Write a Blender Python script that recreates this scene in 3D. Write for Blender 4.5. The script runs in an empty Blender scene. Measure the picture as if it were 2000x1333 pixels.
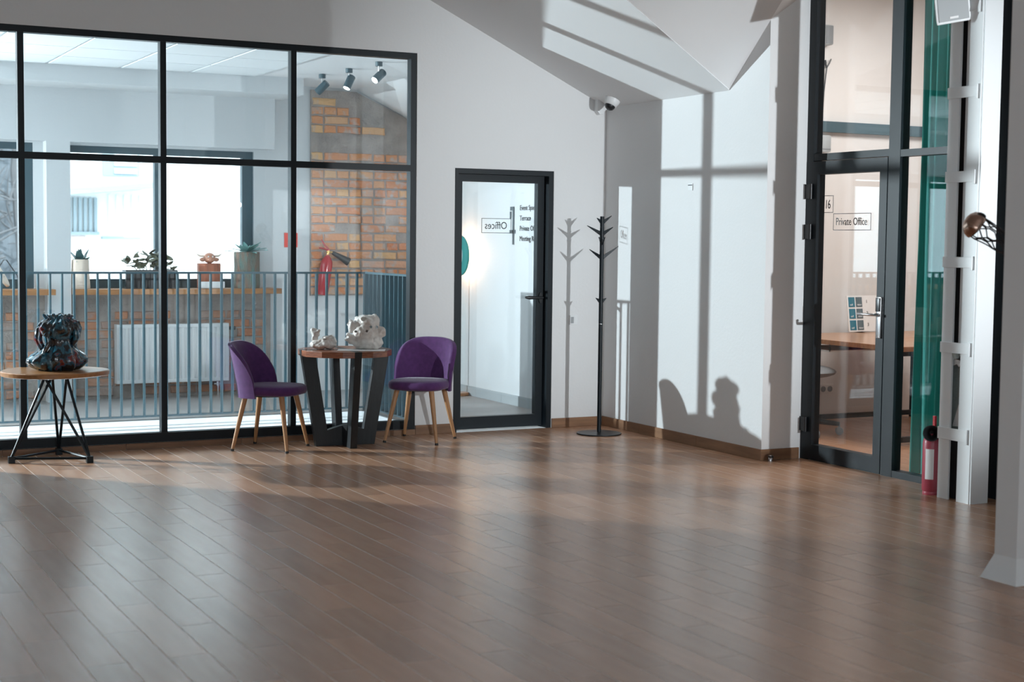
import bpy, bmesh, math, random
from mathutils import Vector, Matrix, noise
random.seed(7)
S = bpy.context.scene
COL = S.collection
R = math.radians
PI = math.pi
# ------------------------------------------------------------------ camera
cd = bpy.data.cameras.new('camera'); cam = bpy.data.objects.new('camera', cd); COL.objects.link(cam)
RT = Vector((0.89017, -0.45549, 0.01119)); DN = Vector((-0.02055, -0.06468, -0.99769)); FW = Vector((0.45516, 0.88789, -0.06694))
CAMP = Vector((0, 0, 1.52))
m = Matrix((( RT.x, -DN.x, -FW.x, 0), (RT.y, -DN.y, -FW.y, 0), (RT.z, -DN.z, -FW.z, 1.52), (0, 0, 0, 1)))
cam.matrix_world = m
cd.sensor_width = 36; cd.lens = 36 * 2956.4 / 2000; cd.clip_start = .05; cd.clip_end = 300
cd.dof.use_dof = True; cd.dof.focus_distance = 11.0; cd.dof.aperture_fstop = 2.8
S.camera = cam
# ------------------------------------------------------------------ sky, lamps, exposure
W = bpy.data.worlds.new('sky'); S.world = W; W.use_nodes = True
bg = W.node_tree.nodes['Background']; bg.inputs[0].default_value = (.76, .91, 1.0, 1); bg.inputs[1].default_value = 4.5
def lamp(name, kind, loc, energy, color, **kw):
    d = bpy.data.lights.new(name, kind); d.energy = energy; d.color = color
    for k, v in kw.items(): setattr(d, k, v)
    o = bpy.data.objects.new(name, d); COL.objects.link(o); o.location = loc
    return o
def aim(o, p):
    o.rotation_euler = (Vector(p) - o.location).to_track_quat('-Z', 'Y').to_euler()
# the hard light standing in the far landing, left of the frame (it throws every shadow on the right wall)
L1 = lamp('landing_lamp', 'SPOT', (-2.0, 13.93, 2.12), 3700, (.84, .95, 1.0), shadow_soft_size=.05, spot_size=R(116), spot_blend=1.0)
aim(L1, (4.0, 7.6, 1.75))
# the second, softer lamp to the right of the camera (coat stand and column shadows)
L2 = lamp('hall_lamp', 'SPOT', (6.40, .45, 1.97), 1700, (.90, .96, 1.0), shadow_soft_size=.03, spot_size=R(33), spot_blend=1.0)
aim(L2, (6.15, 10.7, 1.75))
SUN = lamp('sun', 'SUN', (0, 0, 30), 4.5, (.90, .96, 1.0), angle=R(.6)); aim(SUN, Vector((0, 0, 30)) + Vector((-.25, .72, -.65)))
def portal(name, loc, aimp, sx, sy):
    o = lamp(name, 'AREA', loc, 1, (1, 1, 1), shape='RECTANGLE', size=sx, size_y=sy); aim(o, aimp)
    o.data.cycles.is_portal = True
portal('portal_landing', (2.0, 14.42, 1.7), (2.0, 10, 1.7), 9.5, 1.5)
portal('portal_rear', (-.25, -3.80, 1.65), (-.25, 5, 1.65), 7.3, 2.1)
S.view_settings.view_transform = 'Standard'; S.view_settings.look = 'None'
S.view_settings.exposure = 0.18; S.view_settings.gamma = 1.0; S.view_settings.use_curve_mapping = False
cy = S.cycles; cy.max_bounces = 10; cy.diffuse_bounces = 5; cy.glossy_bounces = 5; cy.transparent_max_bounces = 24
cy.use_denoising = True; cy.denoiser = 'OPENIMAGEDENOISE'; cy.denoising_input_passes = 'RGB_ALBEDO_NORMAL'; cy.denoising_prefilter = 'ACCURATE'; cy.sample_clamp_indirect = 4; cy.caustics_reflective = False; cy.caustics_refractive = False
# ------------------------------------------------------------------ materials
def nm(name):
    M = bpy.data.materials.new(name); M.use_nodes = True
    return M, M.node_tree, M.node_tree.nodes, M.node_tree.links
def pm(name, col, rough=.5, metal=0, var=0., ns=8., stretch=(1, 1, 1), bump=0., bs=60., rand=0., coat=0., sheen=0., col2=None, thr=None, emit=None, es=0., spec=.5, det=6):
    """principled material: base colour, noise towards col2 (or darker), random value for each object"""
    M, t, N, L = nm(name); b = N['Principled BSDF']
    b.inputs['Roughness'].default_value = rough; b.inputs['Metallic'].default_value = metal
    b.inputs['Base Color'].default_value = (*col, 1); b.inputs['Specular IOR Level'].default_value = spec
    if coat: b.inputs['Coat Weight'].default_value = coat; b.inputs['Coat Roughness'].default_value = .12
    if sheen: b.inputs['Sheen Weight'].default_value = sheen; b.inputs['Sheen Roughness'].default_value = .4
    if emit: b.inputs['Emission Color'].default_value = (*emit, 1); b.inputs['Emission Strength'].default_value = es
    if var or rand or bump or col2:
        tc = N.new('ShaderNodeTexCoord'); mp = N.new('ShaderNodeMapping'); mp.inputs['Scale'].default_value = stretch
        oi = N.new('ShaderNodeObjectInfo')
        L.new(tc.outputs['Object'], mp.inputs['Vector'])
        ad = N.new('ShaderNodeVectorMath'); ad.operation = 'ADD'
        sc = N.new('ShaderNodeVectorMath'); sc.operation = 'SCALE'; sc.inputs['Scale'].default_value = 37.
        cb = N.new('ShaderNodeCombineXYZ')
        for i in range(3): L.new(oi.outputs['Random'], cb.inputs[i])
        L.new(cb.outputs[0], sc.inputs[0]); L.new(mp.outputs[0], ad.inputs[0]); L.new(sc.outputs[0], ad.inputs[1])
        vec = ad.outputs[0] if rand else mp.outputs[0]
        nz = N.new('ShaderNodeTexNoise'); nz.inputs['Scale'].default_value = ns; nz.inputs['Detail'].default_value = det
        L.new(vec, nz.inputs['Vector'])
        ramp = N.new('ShaderNodeValToRGB')
        a, c = (thr if thr else (.3, .7))
        ramp.color_ramp.elements[0].position = a; ramp.color_ramp.elements[1].position = c
        c2 = col2 if col2 else tuple(x * (1 - var) for x in col)
        ramp.color_ramp.elements[0].color = (*c2, 1); ramp.color_ramp.elements[1].color = (*col, 1)
        L.new(nz.outputs['Fac'], ramp.inputs[0])
        out = ramp.outputs[0]
        if rand:
            hs = N.new('ShaderNodeHueSaturation'); mr = N.new('ShaderNodeMapRange')
            mr.inputs['To Min'].default_value = 1 - rand; mr.inputs['To Max'].default_value = 1 + rand
            L.new(oi.outputs['Random'], mr.inputs['Value']); L.new(mr.outputs[0], hs.inputs['Value']); L.new(out, hs.inputs['Color']); out = hs.outputs[0]
        L.new(out, b.inputs['Base Color'])
        if bump:
            n2 = N.new('ShaderNodeTexNoise'); n2.inputs['Scale'].default_value = bs; n2.inputs['Detail'].default_value = 4
            L.new(vec, n2.inputs['Vector'])
            bp = N.new('ShaderNodeBump'); bp.inputs['Strength'].default_value = bump; bp.inputs['Distance'].default_value = .02
            L.new(n2.outputs['Fac'], bp.inputs['Height']); L.new(bp.outputs[0], b.inputs['Normal'])
    return M
def glassmat(name, tint=(.965, .982, .985), refl=.055):
    M, t, N, L = nm(name); N.remove(N['Principled BSDF']); o = N['Material Output']
    tr = N.new('ShaderNodeBsdfTransparent'); tr.inputs[0].default_value = (*tint, 1)
    gl = N.new('ShaderNodeBsdfGlossy'); gl.inputs['Roughness'].default_value = .0; gl.inputs[0].default_value = (.95, .98, 1, 1)
    lw = N.new('ShaderNodeLayerWeight'); lw.inputs[0].default_value = .5
    pw = N.new('ShaderNodeMath'); pw.operation = 'POWER'; pw.inputs[1].default_value = 5
    ma = N.new('ShaderNodeMath'); ma.operation = 'MULTIPLY_ADD'; ma.inputs[1].default_value = 1 - refl; ma.inputs[2].default_value = refl
    mx = N.new('ShaderNodeMixShader')
    L.new(lw.outputs['Facing'], pw.inputs[0]); L.new(pw.outputs[0], ma.inputs[0]); L.new(ma.outputs[0], mx.inputs[0])
    L.new(tr.outputs[0], mx.inputs[1]); L.new(gl.outputs[0], mx.inputs[2]); L.new(mx.outputs[0], o.inputs[0])
    return M
def rampmat(name, stops, ns, rough, coat=0, bump=0., bs=30, metal=0, rand=False, detail=6, smear=None):
    M, t, N, L = nm(name); b = N['Principled BSDF']; b.inputs['Roughness'].default_value = rough; b.inputs['Metallic'].default_value = metal
    b.inputs['Coat Weight'].default_value = coat; b.inputs['Coat Roughness'].default_value = .05
    tc = N.new('ShaderNodeTexCoord'); nz = N.new('ShaderNodeTexNoise'); nz.inputs['Scale'].default_value = ns; nz.inputs['Detail'].default_value = detail
    L.new(tc.outputs['Object'], nz.inputs['Vector'])
    rp = N.new('ShaderNodeValToRGB')
    while len(rp.color_ramp.elements) < len(stops): rp.color_ramp.elements.new(.5)
    for e, (p, c) in zip(rp.color_ramp.elements, stops): e.position = p; e.color = (*c, 1)
    out = rp.outputs[0]
    if rand:
        oi = N.new('ShaderNodeObjectInfo'); L.new(oi.outputs['Random'], rp.inputs[0])
        if smear:
            n3 = N.new('ShaderNodeTexNoise'); n3.inputs['Scale'].default_value = ns; n3.inputs['Detail'].default_value = 5
            cb = N.new('ShaderNodeCombineXYZ'); sc = N.new('ShaderNodeVectorMath'); sc.operation = 'SCALE'; sc.inputs['Scale'].default_value = 53.
            for i in range(3): L.new(oi.outputs['Random'], cb.inputs[i])
            L.new(cb.outputs[0], sc.inputs[0]); ad = N.new('ShaderNodeVectorMath'); L.new(tc.outputs['Object'], ad.inputs[0]); L.new(sc.outputs[0], ad.inputs[1]); L.new(ad.outputs[0], n3.inputs['Vector'])
            mr = N.new('ShaderNodeMapRange'); mr.inputs['From Min'].default_value = .5; mr.inputs['From Max'].default_value = .68
            L.new(n3.outputs['Fac'], mr.inputs['Value'])
            mx = N.new('ShaderNodeMix'); mx.data_type = 'RGBA'; mx.inputs['B'].default_value = (*smear, 1)
            L.new(mr.outputs[0], mx.inputs['Factor']); L.new(out, mx.inputs['A']); out = mx.outputs['Result']
    else: L.new(nz.outputs['Fac'], rp.inputs[0])
    L.new(out, b.inputs['Base Color'])
    if bump:
        n2 = N.new('ShaderNodeTexNoise'); n2.inputs['Scale'].default_value = bs; L.new(tc.outputs['Object'], n2.inputs['Vector'])
        bp = N.new('ShaderNodeBump'); bp.inputs['Strength'].default_value = bump; bp.inputs['Distance'].default_value = .02
        L.new(n2.outputs['Fac'], bp.inputs['Height']); L.new(bp.outputs[0], b.inputs['Normal'])
    return M
K = {}
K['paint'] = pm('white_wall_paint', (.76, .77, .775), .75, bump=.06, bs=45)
K['paintl'] = pm('dimmed_white_landing_paint', (.65, .675, .69), .75, bump=.06, bs=45)  # wall white, darkened in the colour to hold down the lamp light there
K['ceil'] = pm('white_ceiling_paint', (.76, .77, .78), .8)
K['trimw'] = pm('white_enamel', (.78, .80, .81), .4, bump=.05, bs=25)
K['beige'] = pm('beige_wall_paint', (.70, .67, .65), .8)
K['tile'] = pm('brown_wood_tile', (.46, .25, .148), .27, ns=2.2, stretch=(8, 1.0, 1), col2=(.39, .205, .12), rand=.14, spec=.85, det=2)
K['base'] = pm('brown_skirting_tile', (.30, .165, .092), .35, ns=3, stretch=(1.3, 1.3, 10), col2=(.20, .108, .062), rand=.12)
K['grout'] = pm('pale_grout', (.78, .68, .59), .6)
K['black'] = pm('black_metal', (.006, .0105, .0145), .42, spec=.3)
K['blackp'] = pm('black_plastic', (.012, .013, .015), .35)
K['rail'] = pm('blue_grey_steel', (.032, .078, .100), .4)
K['wframe'] = pm('slate_window_frame', (.038, .080, .100), .45)
K['glass'] = glassmat('clear_glass')
K['glassw'] = glassmat('window_glass', (.96, .98, .98), .05)
K['velvet'] = pm('purple_velvet', (.100, .028, .140), .85, var=.25, ns=30, sheen=.3, bump=.15, bs=260)
K['leg'] = pm('beech_leg', (.50, .26, .12), .45, var=.2, ns=5, stretch=(8, 8, 1))
K['ebony'] = pm('black_stained_wood', (.012, .015, .018), .42, var=.4, ns=6, stretch=(8, 8, 1), bump=.15, bs=40)
K['cherry'] = pm('red_brown_wood', (.33, .115, .05), .3, ns=7, stretch=(2, 2, 9), col2=(.16, .045, .02), coat=.3)
K['oak'] = pm('oiled_oak', (.46, .22, .085), .3, ns=6, stretch=(1.2, 9, 4), col2=(.30, .13, .05), coat=.25)
K['ceramic'] = pm('white_glazed_ceramic', (.70, .66, .62), .3, ns=10, col2=(.52, .44, .39), thr=(.3, .5), coat=.4, bump=.2, bs=22)
K['glaze'] = rampmat('dark_dripping_glaze', [(.34, (.06, .04, .03)), (.40, (.010, .012, .016)), (.46, (.03, .16, .24)), (.50, (.008, .011, .016)), (.56, (.010, .013, .018)), (.59, (.03, .12, .19)), (.62, (.20, .02, .014)), (.68, (.012, .014, .02))], 7, .12, coat=1., bump=.6, bs=16)
K['brick'] = rampmat('old_orange_brick', [(0, (.58, .21, .09)), (.25, (.66, .34, .17)), (.5, (.60, .25, .13)), (.75, (.68, .42, .21)), (1, (.60, .33, .23))], 13, .9, rand=True, bump=.4, bs=40, smear=(.47, .40, .36))
K['brickg'] = rampmat('sooty_brick', [(0, (.42, .17, .09)), (.4, (.50, .25, .15)), (.7, (.38, .22, .16)), (1, (.34, .28, .25))], 7, .9, rand=True, bump=.4, bs=40, smear=(.36, .32, .30))
K['mortar'] = pm('grey_mortar', (.42, .37, .34), .95, ns=5, col2=(.25, .225, .21), bump=.6, bs=35)
K['gtile'] = pm('grey_floor_tile', (.34, .34, .34), .35, var=.2, ns=3)
K['skirt'] = pm('grey_tile_skirting', (.42, .46, .48), .5, var=.1, ns=4)
K['ctile'] = pm('ceiling_panel_white', (.76, .80, .82), .9)
K['rad'] = pm('radiator_enamel', (.74, .76, .77), .35)
K['red'] = pm('red_enamel', (.42, .02, .03), .22, coat=.4)
K['redm'] = pm('dusty_red_enamel', (.40, .06, .09), .38, coat=.15)
K['redsign'] = pm('red_sign', (.75, .07, .05), .5)
K['brass'] = pm('brass', (.62, .42, .16), .3, metal=1)
K['chrome'] = pm('satin_steel', (.62, .62, .63), .25, metal=1)
K['card'] = pm('white_card', (.80, .80, .80), .6)
K['teal'] = pm('teal_curtain_fabric', (.045, .36, .31), .7, sheen=.3)
K['tealp'] = pm('teal_lacquer', (.03, .27, .26), .4)
K['birch'] = pm('birch_bark', (.74, .62, .52), .8, ns=7, stretch=(1, 1, 6), col2=(.30, .20, .15), thr=(.24, .40), bump=.3, bs=20)
K['bark'] = pm('green_weathered_log', (.11, .22, .20), .9, ns=6, stretch=(4, 4, 1), col2=(.26, .13, .09), bump=.8, bs=25)
K['block'] = pm('split_red_wood', (.44, .14, .07), .7, ns=5, stretch=(9, 9, 1), col2=(.26, .09, .05))
K['copper'] = pm('copper_glaze', (.55, .26, .17), .35, var=.3, ns=20)
K['mint'] = pm('mint_glaze', (.24, .46, .44), .35, var=.3, ns=18)
K['mintd'] = pm('teal_glaze', (.06, .17, .18), .3, var=.4, ns=18)
K['leaf'] = pm('olive_leaf', (.17, .18, .12), .6, var=.4, ns=3, rand=.3)
K['text'] = pm('dark_vinyl', (.02, .022, .025), .5)
K['frost'] = pm('grey_vinyl', (.10, .13, .15), .6)
K['grey'] = pm('grey_plastic', (.20, .21, .22), .5)
K['spk'] = pm('silver_grey_plastic', (.34, .36, .37), .5)
K['cardT'] = pm('blue_card', (.012, .16, .24), .5)
K['cardG'] = pm('slate_card', (.09, .13, .15), .5)
K['bronze'] = pm('brushed_bronze', (.50, .33, .26), .22, metal=1, var=.3, ns=14)
K['darkwire'] = pm('dark_iron', (.025, .02, .022), .5, metal=.4)
K['plaster'] = pm('pale_green_plaster', (.42, .48, .47), .9, bump=.5, bs=40)
K['gap'] = pm('dark_gap_fill', (.045, .04, .04), .9, var=.4, ns=6)  # dark colour put in for the shade in the slot between the column angles
K['fac'] = pm('pale_facade', (.80, .80, .79), .9)
K['facd'] = pm('blue_grey_boards', (.30, .36, .39), .9)
K['facb'] = pm('far_brick', (.60, .48, .44), .9)
K['treeb'] = pm('grey_bark', (.12, .12, .125), .9)
K['hedge'] = pm('grey_undergrowth', (.17, .19, .21), .95, ns=3, col2=(.10, .115, .13))
K['ground'] = pm('pale_paving', (.42, .42, .42), .9)
K['halo'] = pm('lamp_diffuser', (.9, .8, .7), .5, emit=(1, .62, .38), es=5)
K['bulb'] = pm('spot_lens', (.9, .9, .9), .4, emit=(1, .96, .9), es=12)
K['silver'] = pm('white_paper', (.82, .82, .82), .6)
# ------------------------------------------------------------------ mesh helpers
class MB:
    def __init__(s): s.v = []; s.f = []
    def add(s, vs, fs):
        o = len(s.v); s.v += [tuple(v) for v in vs]; s.f += [tuple(i + o for i in f) for f in fs]; return s
    def box(s, x0, x1, y0, y1, z0, z1, M=None):
        vs = [Vector((x, y, z)) for z in (z0, z1) for y in (y0, y1) for x in (x0, x1)]
        if M: vs = [M @ v for v in vs]
        return s.add(vs, [(0, 2, 3, 1), (4, 5, 7, 6), (0, 1, 5, 4), (1, 3, 7, 5), (3, 2, 6, 7), (2, 0, 4, 6)])
    def tube(s, pts, rad, n=10, caps=True):
        pts = [Vector(p) for p in pts]
        if not isinstance(rad, (list, tuple)): rad = [rad] * len(pts)
        rings = []; up = None
        for i, p in enumerate(pts):
            d = (pts[min(i + 1, len(pts) - 1)] - pts[max(i - 1, 0)]).normalized()
            if up is None: up = Vector((0, 0, 1)) if abs(d.z) < .9 else Vector((1, 0, 0))
            a = d.cross(up).normalized(); b = a.cross(d).normalized(); up = b
            rings.append([p + (a * math.cos(t) + b * math.sin(t)) * rad[i] for t in [2 * PI * k / n for k in range(n)]])
        vs = [v for r in rings for v in r]; fs = []
        for i in range(len(rings) - 1):
            for k in range(n):
                k2 = (k + 1) % n; fs.append((i * n + k, i * n + k2, (i + 1) * n + k2, (i + 1) * n + k))
        if caps: fs += [tuple(range(n))[::-1], tuple((len(rings) - 1) * n + k for k in range(n))]
        return s.add(vs, fs)
    def lathe(s, prof, n=24, c=(0, 0, 0), M=None, fn=None):
        vs = []; fs = []
        for r, z in prof:
            for k in range(n):
                t = 2 * PI * k / n; v = Vector((r * math.cos(t), r * math.sin(t), z))
                if fn: v = fn(v, t, r, z)
                v = v + Vector(c)
                vs.append(M @ v if M else v)
        for i in range(len(prof) - 1):
            for k in range(n):
                k2 = (k + 1) % n; fs.append((i * n + k, i * n + k2, (i + 1) * n + k2, (i + 1) * n + k))
        if prof[0][0] > 1e-6: fs.append(tuple(range(n))[::-1])
        if prof[-1][0] > 1e-6: fs.append(tuple((len(prof) - 1) * n + k for k in range(n)))
        return s.add(vs, fs)
    def prism(s, poly, a, b, f):
        """poly: list of 2d points, f(u,v,w) -> 3d; w from a to b"""
        n = len(poly); vs = [f(u, v, a) for u, v in poly] + [f(u, v, b) for u, v in poly]
        fs = [tuple(range(n))[::-1], tuple(range(n, 2 * n))] + [(i, (i + 1) % n, n + (i + 1) % n, n + i) for i in range(n)]
        return s.add(vs, fs)
    def sphere(s, c, r, n=14, m_=9):
        r = r if isinstance(r, (tuple, list)) else (r, r, r)
        return s.lathe([(math.sin(PI * i / m_), -math.cos(PI * i / m_)) for i in range(m_ + 1)], n, fn=lambda v, t, a, z: Vector((v.x * r[0] + c[0], v.y * r[1] + c[1], v.z * r[2] + c[2])))
    def mesh(s, name):
        me = bpy.data.meshes.new(name); me.from_pydata(s.v, [], s.f)
        bm = bmesh.new(); bm.from_mesh(me); bmesh.ops.remove_doubles(bm, verts=bm.verts, dist=1e-5); bmesh.ops.recalc_face_normals(bm, faces=bm.faces); bm.to_mesh(me); bm.free()
        return me
def link(name, me, mat=None, parent=None, loc=None, rz=0):
    o = bpy.data.objects.new(name, me); COL.objects.link(o)
    if mat is not None and me is not None and not me.materials: me.materials.append(mat if not isinstance(mat, str) else K[mat])
    if parent: o.parent = parent
    if loc: o.location = loc
    if rz: o.rotation_euler[2] = rz
    return o
def smooth(me, ang=40):
    for p in me.polygons: p.use_smooth = True
    try: me.set_sharp_from_angle(angle=R(ang))
    except Exception: pass
def build(mb, name, mat, parent=None, sm=False, bev=0, ang=40, loc=None, rz=0):
    me = mb.mesh(name)
    if bev:
        bm = bmesh.new(); bm.from_mesh(me)
        es = [e for e in bm.edges if len(e.link_faces) == 2 and e.calc_face_angle(0) > .6]
        bmesh.ops.bevel(bm, geom=es, offset=bev, segments=2, affect='EDGES', profile=.6); bm.to_mesh(me); bm.free()
    if sm: smooth(me, ang)
    return link(name, me, mat, parent, loc, rz)
def tag(o, label=None, cat=None, group=None, kind=None):
    for k, v in (('label', label), ('category', cat), ('group', group), ('kind', kind)):
        if v: o[k] = v
    return o
def thing(name, label, cat, loc=(0, 0, 0), rz=0, group=None):
    return tag(link(name, None, loc=loc, rz=rz), label, cat, group)
def root(name, label, kind='structure'):
    return tag(link(name, None), label, None, None, kind)
def struct(mb, name, mat, label=None, parent=None, **kw):
    o = build(mb, name, mat, parent, **kw)
    if not parent: tag(o, label, None, None, 'structure')
    return o
def copy_tree(o, parent=None):
    c = o.copy(); COL.objects.link(c); c.parent = parent
    for ch in list(o.children): copy_tree(ch, c)
    return c
def B(x0, x1, y0, y1, z0, z1): return MB().box(x0, x1, y0, y1, z0, z1)
def bake(o):
    dg = bpy.context.evaluated_depsgraph_get(); me = bpy.data.meshes.new_from_object(o.evaluated_get(dg))
    o.modifiers.clear(); old = o.data; o.data = me; bpy.data.meshes.remove(old); smooth(me, 60)
def text(s, size, mat, parent, origin, ax, ay, name='lettering', ext=.0008, align='LEFT', sx=1.0):
    """flat raised lettering; ax, ay: world directions of reading and of up"""
    c = bpy.data.curves.new('t', 'FONT'); c.body = s; c.size = size; c.align_x = align; c.extrude = ext; c.resolution_u = 3
    t = bpy.data.objects.new('t', c); COL.objects.link(t)
    bpy.context.view_layer.update()
    me = bpy.data.meshes.new_from_object(t.evaluated_get(bpy.context.evaluated_depsgraph_get()))
    bpy.data.objects.remove(t)
    ax, ay, o3 = Vector(ax), Vector(ay), Vector(origin); az = ax.cross(ay)
    for v in me.vertices: v.co = o3 + ax * v.co.x * sx + ay * v.co.y + az * v.co.z
    me.materials.clear(); me.materials.append(K[mat])
    return link(name, me, None, parent)
XF = lambda u, v, w: Vector((w, u, v))      # polygon in (Y,Z), extruded along X
YF = lambda u, v, w: Vector((u, w, v))      # polygon in (X,Z), extruded along Y
ZF = lambda u, v, w: Vector((u, v, w))
def px(p):
    d = Vector(p) - CAMP; z = d.dot(FW)
    return (1000 + 2956.4 * d.dot(RT) / z, 666.5 + 2956.4 * d.dot(DN) / z) if z > .3 else (-9e9, 0)
# ------------------------------------------------------------------ floor
WX = 6.335                                  # right wall plane
WY = 10.715                                 # back wall plane
floor = struct(MB().prism([(-4, -3.6), (6.70, -3.6), (6.70, 8.6), (6.34, 8.6), (6.34, 10.72), (-4, 10.72)], -.15, -.0005, ZF), 'floor', 'grout', 'brown wood-look plank tile floor with pale joints')
PW, PL = .1475, .84
def bevel_box(x0, x1, y0, y1, z0, z1, b=.0003):
    vs = [(x0, y0, z0), (x1, y0, z0), (x1, y1, z0), (x0, y1, z0), (x0, y0, z1 - b), (x1, y0, z1 - b), (x1, y1, z1 - b), (x0, y1, z1 - b), (x0 + b, y0 + b, z1), (x1 - b, y0 + b, z1), (x1 - b, y1 - b, z1), (x0 + b, y1 - b, z1)]
    return vs, [(0, 1, 5, 4), (1, 2, 6, 5), (2, 3, 7, 6), (3, 0, 4, 7), (4, 5, 9, 8), (5, 6, 10, 9), (6, 7, 11, 10), (7, 4, 8, 11), (8, 9, 10, 11)]
full = MB(); full.add(*bevel_box(0, PW - .0032, 0, PL - .0025, -.004, 0)); full_me = full.mesh('plank'); full_me.materials.append(K['tile'])
rest = MB(); cand = []
i0 = -35
for i in range(i0, 47):
    x0 = .0 + i * PW - .115
    y = -3.9 + (.42 if i % 2 else 0)
    while y < WY:
        ya, yb = max(y, -3.6), min(y + PL - .0025, WY)
        xa, xb = x0, x0 + PW - .0032
        pieces = [(xa, xb, ya, yb)]
        if xb > WX:                                     # the wall steps back here: cut the plank at the step
            pieces = [(xa, min(xb, 6.68), ya, min(yb, 8.517)), (xa, WX, max(ya, 8.5185), yb)]
        for xa_, xb_, ya_, yb_ in pieces:
            if xb_ - xa_ > .008 and yb_ - ya_ > .008 and xa_ > -4:
                cs_ = [px((q, w, 0)) for q in (xa_, xb_) for w in (ya_, yb_)]
                vis = any(-20 < a < 2020 and 0 < b < 1350 for a, b in cs_)
                cand.append((vis, (xa_, xb_, ya_, yb_), abs(xb_ - xa_ - PW + .0032) < 1e-6 and abs(yb_ - ya_ - PL + .0025) < 1e-6))
        y += PL
vis = sorted([c for c in cand if c[0]], key=lambda c: (Vector((c[1][0], c[1][2], 0)) - CAMP).length)
keep = vis[:300]
for v_, (xa, xb, ya, yb), isf in keep:
    if isf: link('plank', full_me, None, floor, (xa, ya, random.uniform(-.00008, .00008)))
    else:
        q = MB(); q.add(*bevel_box(0, xb - xa, 0, yb - ya, -.004, 0)); link('plank', q.mesh('plank'), 'tile', floor, (xa, ya, 0))
ks = set(id(c) for c in keep)
for c in cand:
    if id(c) not in ks: xa, xb, ya, yb = c[1]; rest.add(*bevel_box(xa, xb, ya, yb, -.004, 0))
tag(build(rest, 'planks', 'tile', floor), kind='stuff')
# ------------------------------------------------------------------ ceiling of the hall: gable with a dormer towards the office
EZ, SL = 2.60, .468
mz = lambda x: EZ + SL * (WX - x)
XRg = 1.3
def slab(name, polys, mat, label, th=.12):
    mb = MB()
    for P_ in polys:
        n = len(P_); mb.add([Vector(p) for p in P_] + [Vector(p) + Vector((0, 0, th)) for p in P_], [tuple(range(n)), tuple(range(n, 2 * n))[::-1]] + [(i, (i + 1) % n, n + (i + 1) % n, n + i) for i in range(n)])
    me = bpy.data.meshes.new(name); me.from_pydata(mb.v, [], mb.f); bm = bmesh.new(); bm.from_mesh(me); bmesh.ops.recalc_face_normals(bm, faces=bm.faces); bm.to_mesh(me); bm.free()
    return tag(link(name, me, mat), label, None, None, 'structure')
dz = lambda x, y: EZ + .17 * (WX - x) + .933 * (9.004 - y)
dzn = lambda x, y: dz(x, 15.6 - y)
DX, DY = WX - 1.204 / .319, 7.8
P3 = lambda x, y: (x, y, mz(x))
slab('ceiling', [[P3(WX + .02, 10.80), P3(WX + .02, 9.004), (DX, DY, mz(DX)), P3(XRg, DY), P3(XRg, 10.80)],
                 [(DX, -3.7, mz(DX)), P3(XRg, -3.7), P3(XRg, DY), (DX, DY, mz(DX))],
                 [(XRg, -3.7, mz(XRg)), (-4.2, -3.7, mz(XRg) - SL * 5.5), (-4.2, 10.80, mz(XRg) - SL * 5.5), (XRg, 10.80, mz(XRg))]], 'ceil', 'white sloping ceiling of the hall')
zc = lambda x, y: 2.592 + .699 * (x - WX) + .933 * (9.004 - y)
slab('ceiling_dormer', [[(WX, 9.004, EZ), (WX, DY, dz(WX, DY)), (DX, DY, mz(DX))],
                        [(WX, 9.004, EZ), (6.95, 9.004, zc(6.95, 9.004)), (6.95, DY, zc(6.95, DY)), (WX, DY, dz(WX, DY))],
                        [(6.95, DY, zc(6.95, DY)), (6.95, -3.7, zc(6.95, DY)), (WX, -3.7, dz(WX, DY)), (WX, DY, dz(WX, DY))],
                        [(WX, DY, dz(WX, DY)), (WX, -3.7, dz(WX, DY)), (DX, -3.7, mz(DX)), (DX, DY, mz(DX))]], 'ceil', 'white dormer ceiling folding up towards the office front')
# ------------------------------------------------------------------ walls of the hall
wb = MB()
zt = mz(XRg) - SL * 5.5 + .1
for P_ in ([(-4.2, 0), (.75, 0), (.75, 2.93), (-4.2, 2.93)], [(-4.2, 2.93), (XRg, 2.93), (XRg, mz(XRg) + .1), (-4.2, zt)], [(XRg, 2.93), (4.655, 2.93), (4.655, mz(4.655) + .1), (XRg, mz(XRg) + .1)], [(4.655, 0), (4.98, 0), (4.98, mz(4.98) + .1), (4.655, mz(4.655) + .1)],
           [(4.98, 2.07), (5.855, 2.07), (5.855, mz(5.855) + .1), (4.98, mz(4.98) + .1)], [(5.855, 0), (WX + .1, 0), (WX + .1, mz(WX + .1) + .1), (5.855, mz(5.855) + .1)]):
    wb.prism(P_, WY, 10.83, YF)
struct(wb, 'wall_back', 'paint', 'white back wall with the door and the glazed partition')
struct(B(.75, 4.655, 10.735, 10.83, 0, .045), 'trim_1', 'paint', 'low white kerb under the glazed partition')
struct(MB().prism([(10.85, 0), (8.53, 0), (8.53, 2.62), (10.85, 2.62)], WX, 6.69, XF).prism([(9.10, 2.62), (8.53, 2.62), (8.53, 3.5), (8.60, 3.5), (9.10, 2.75)], WX, 6.69, XF), 'wall_right', 'paint', 'white right wall with a lit window pattern')
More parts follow.
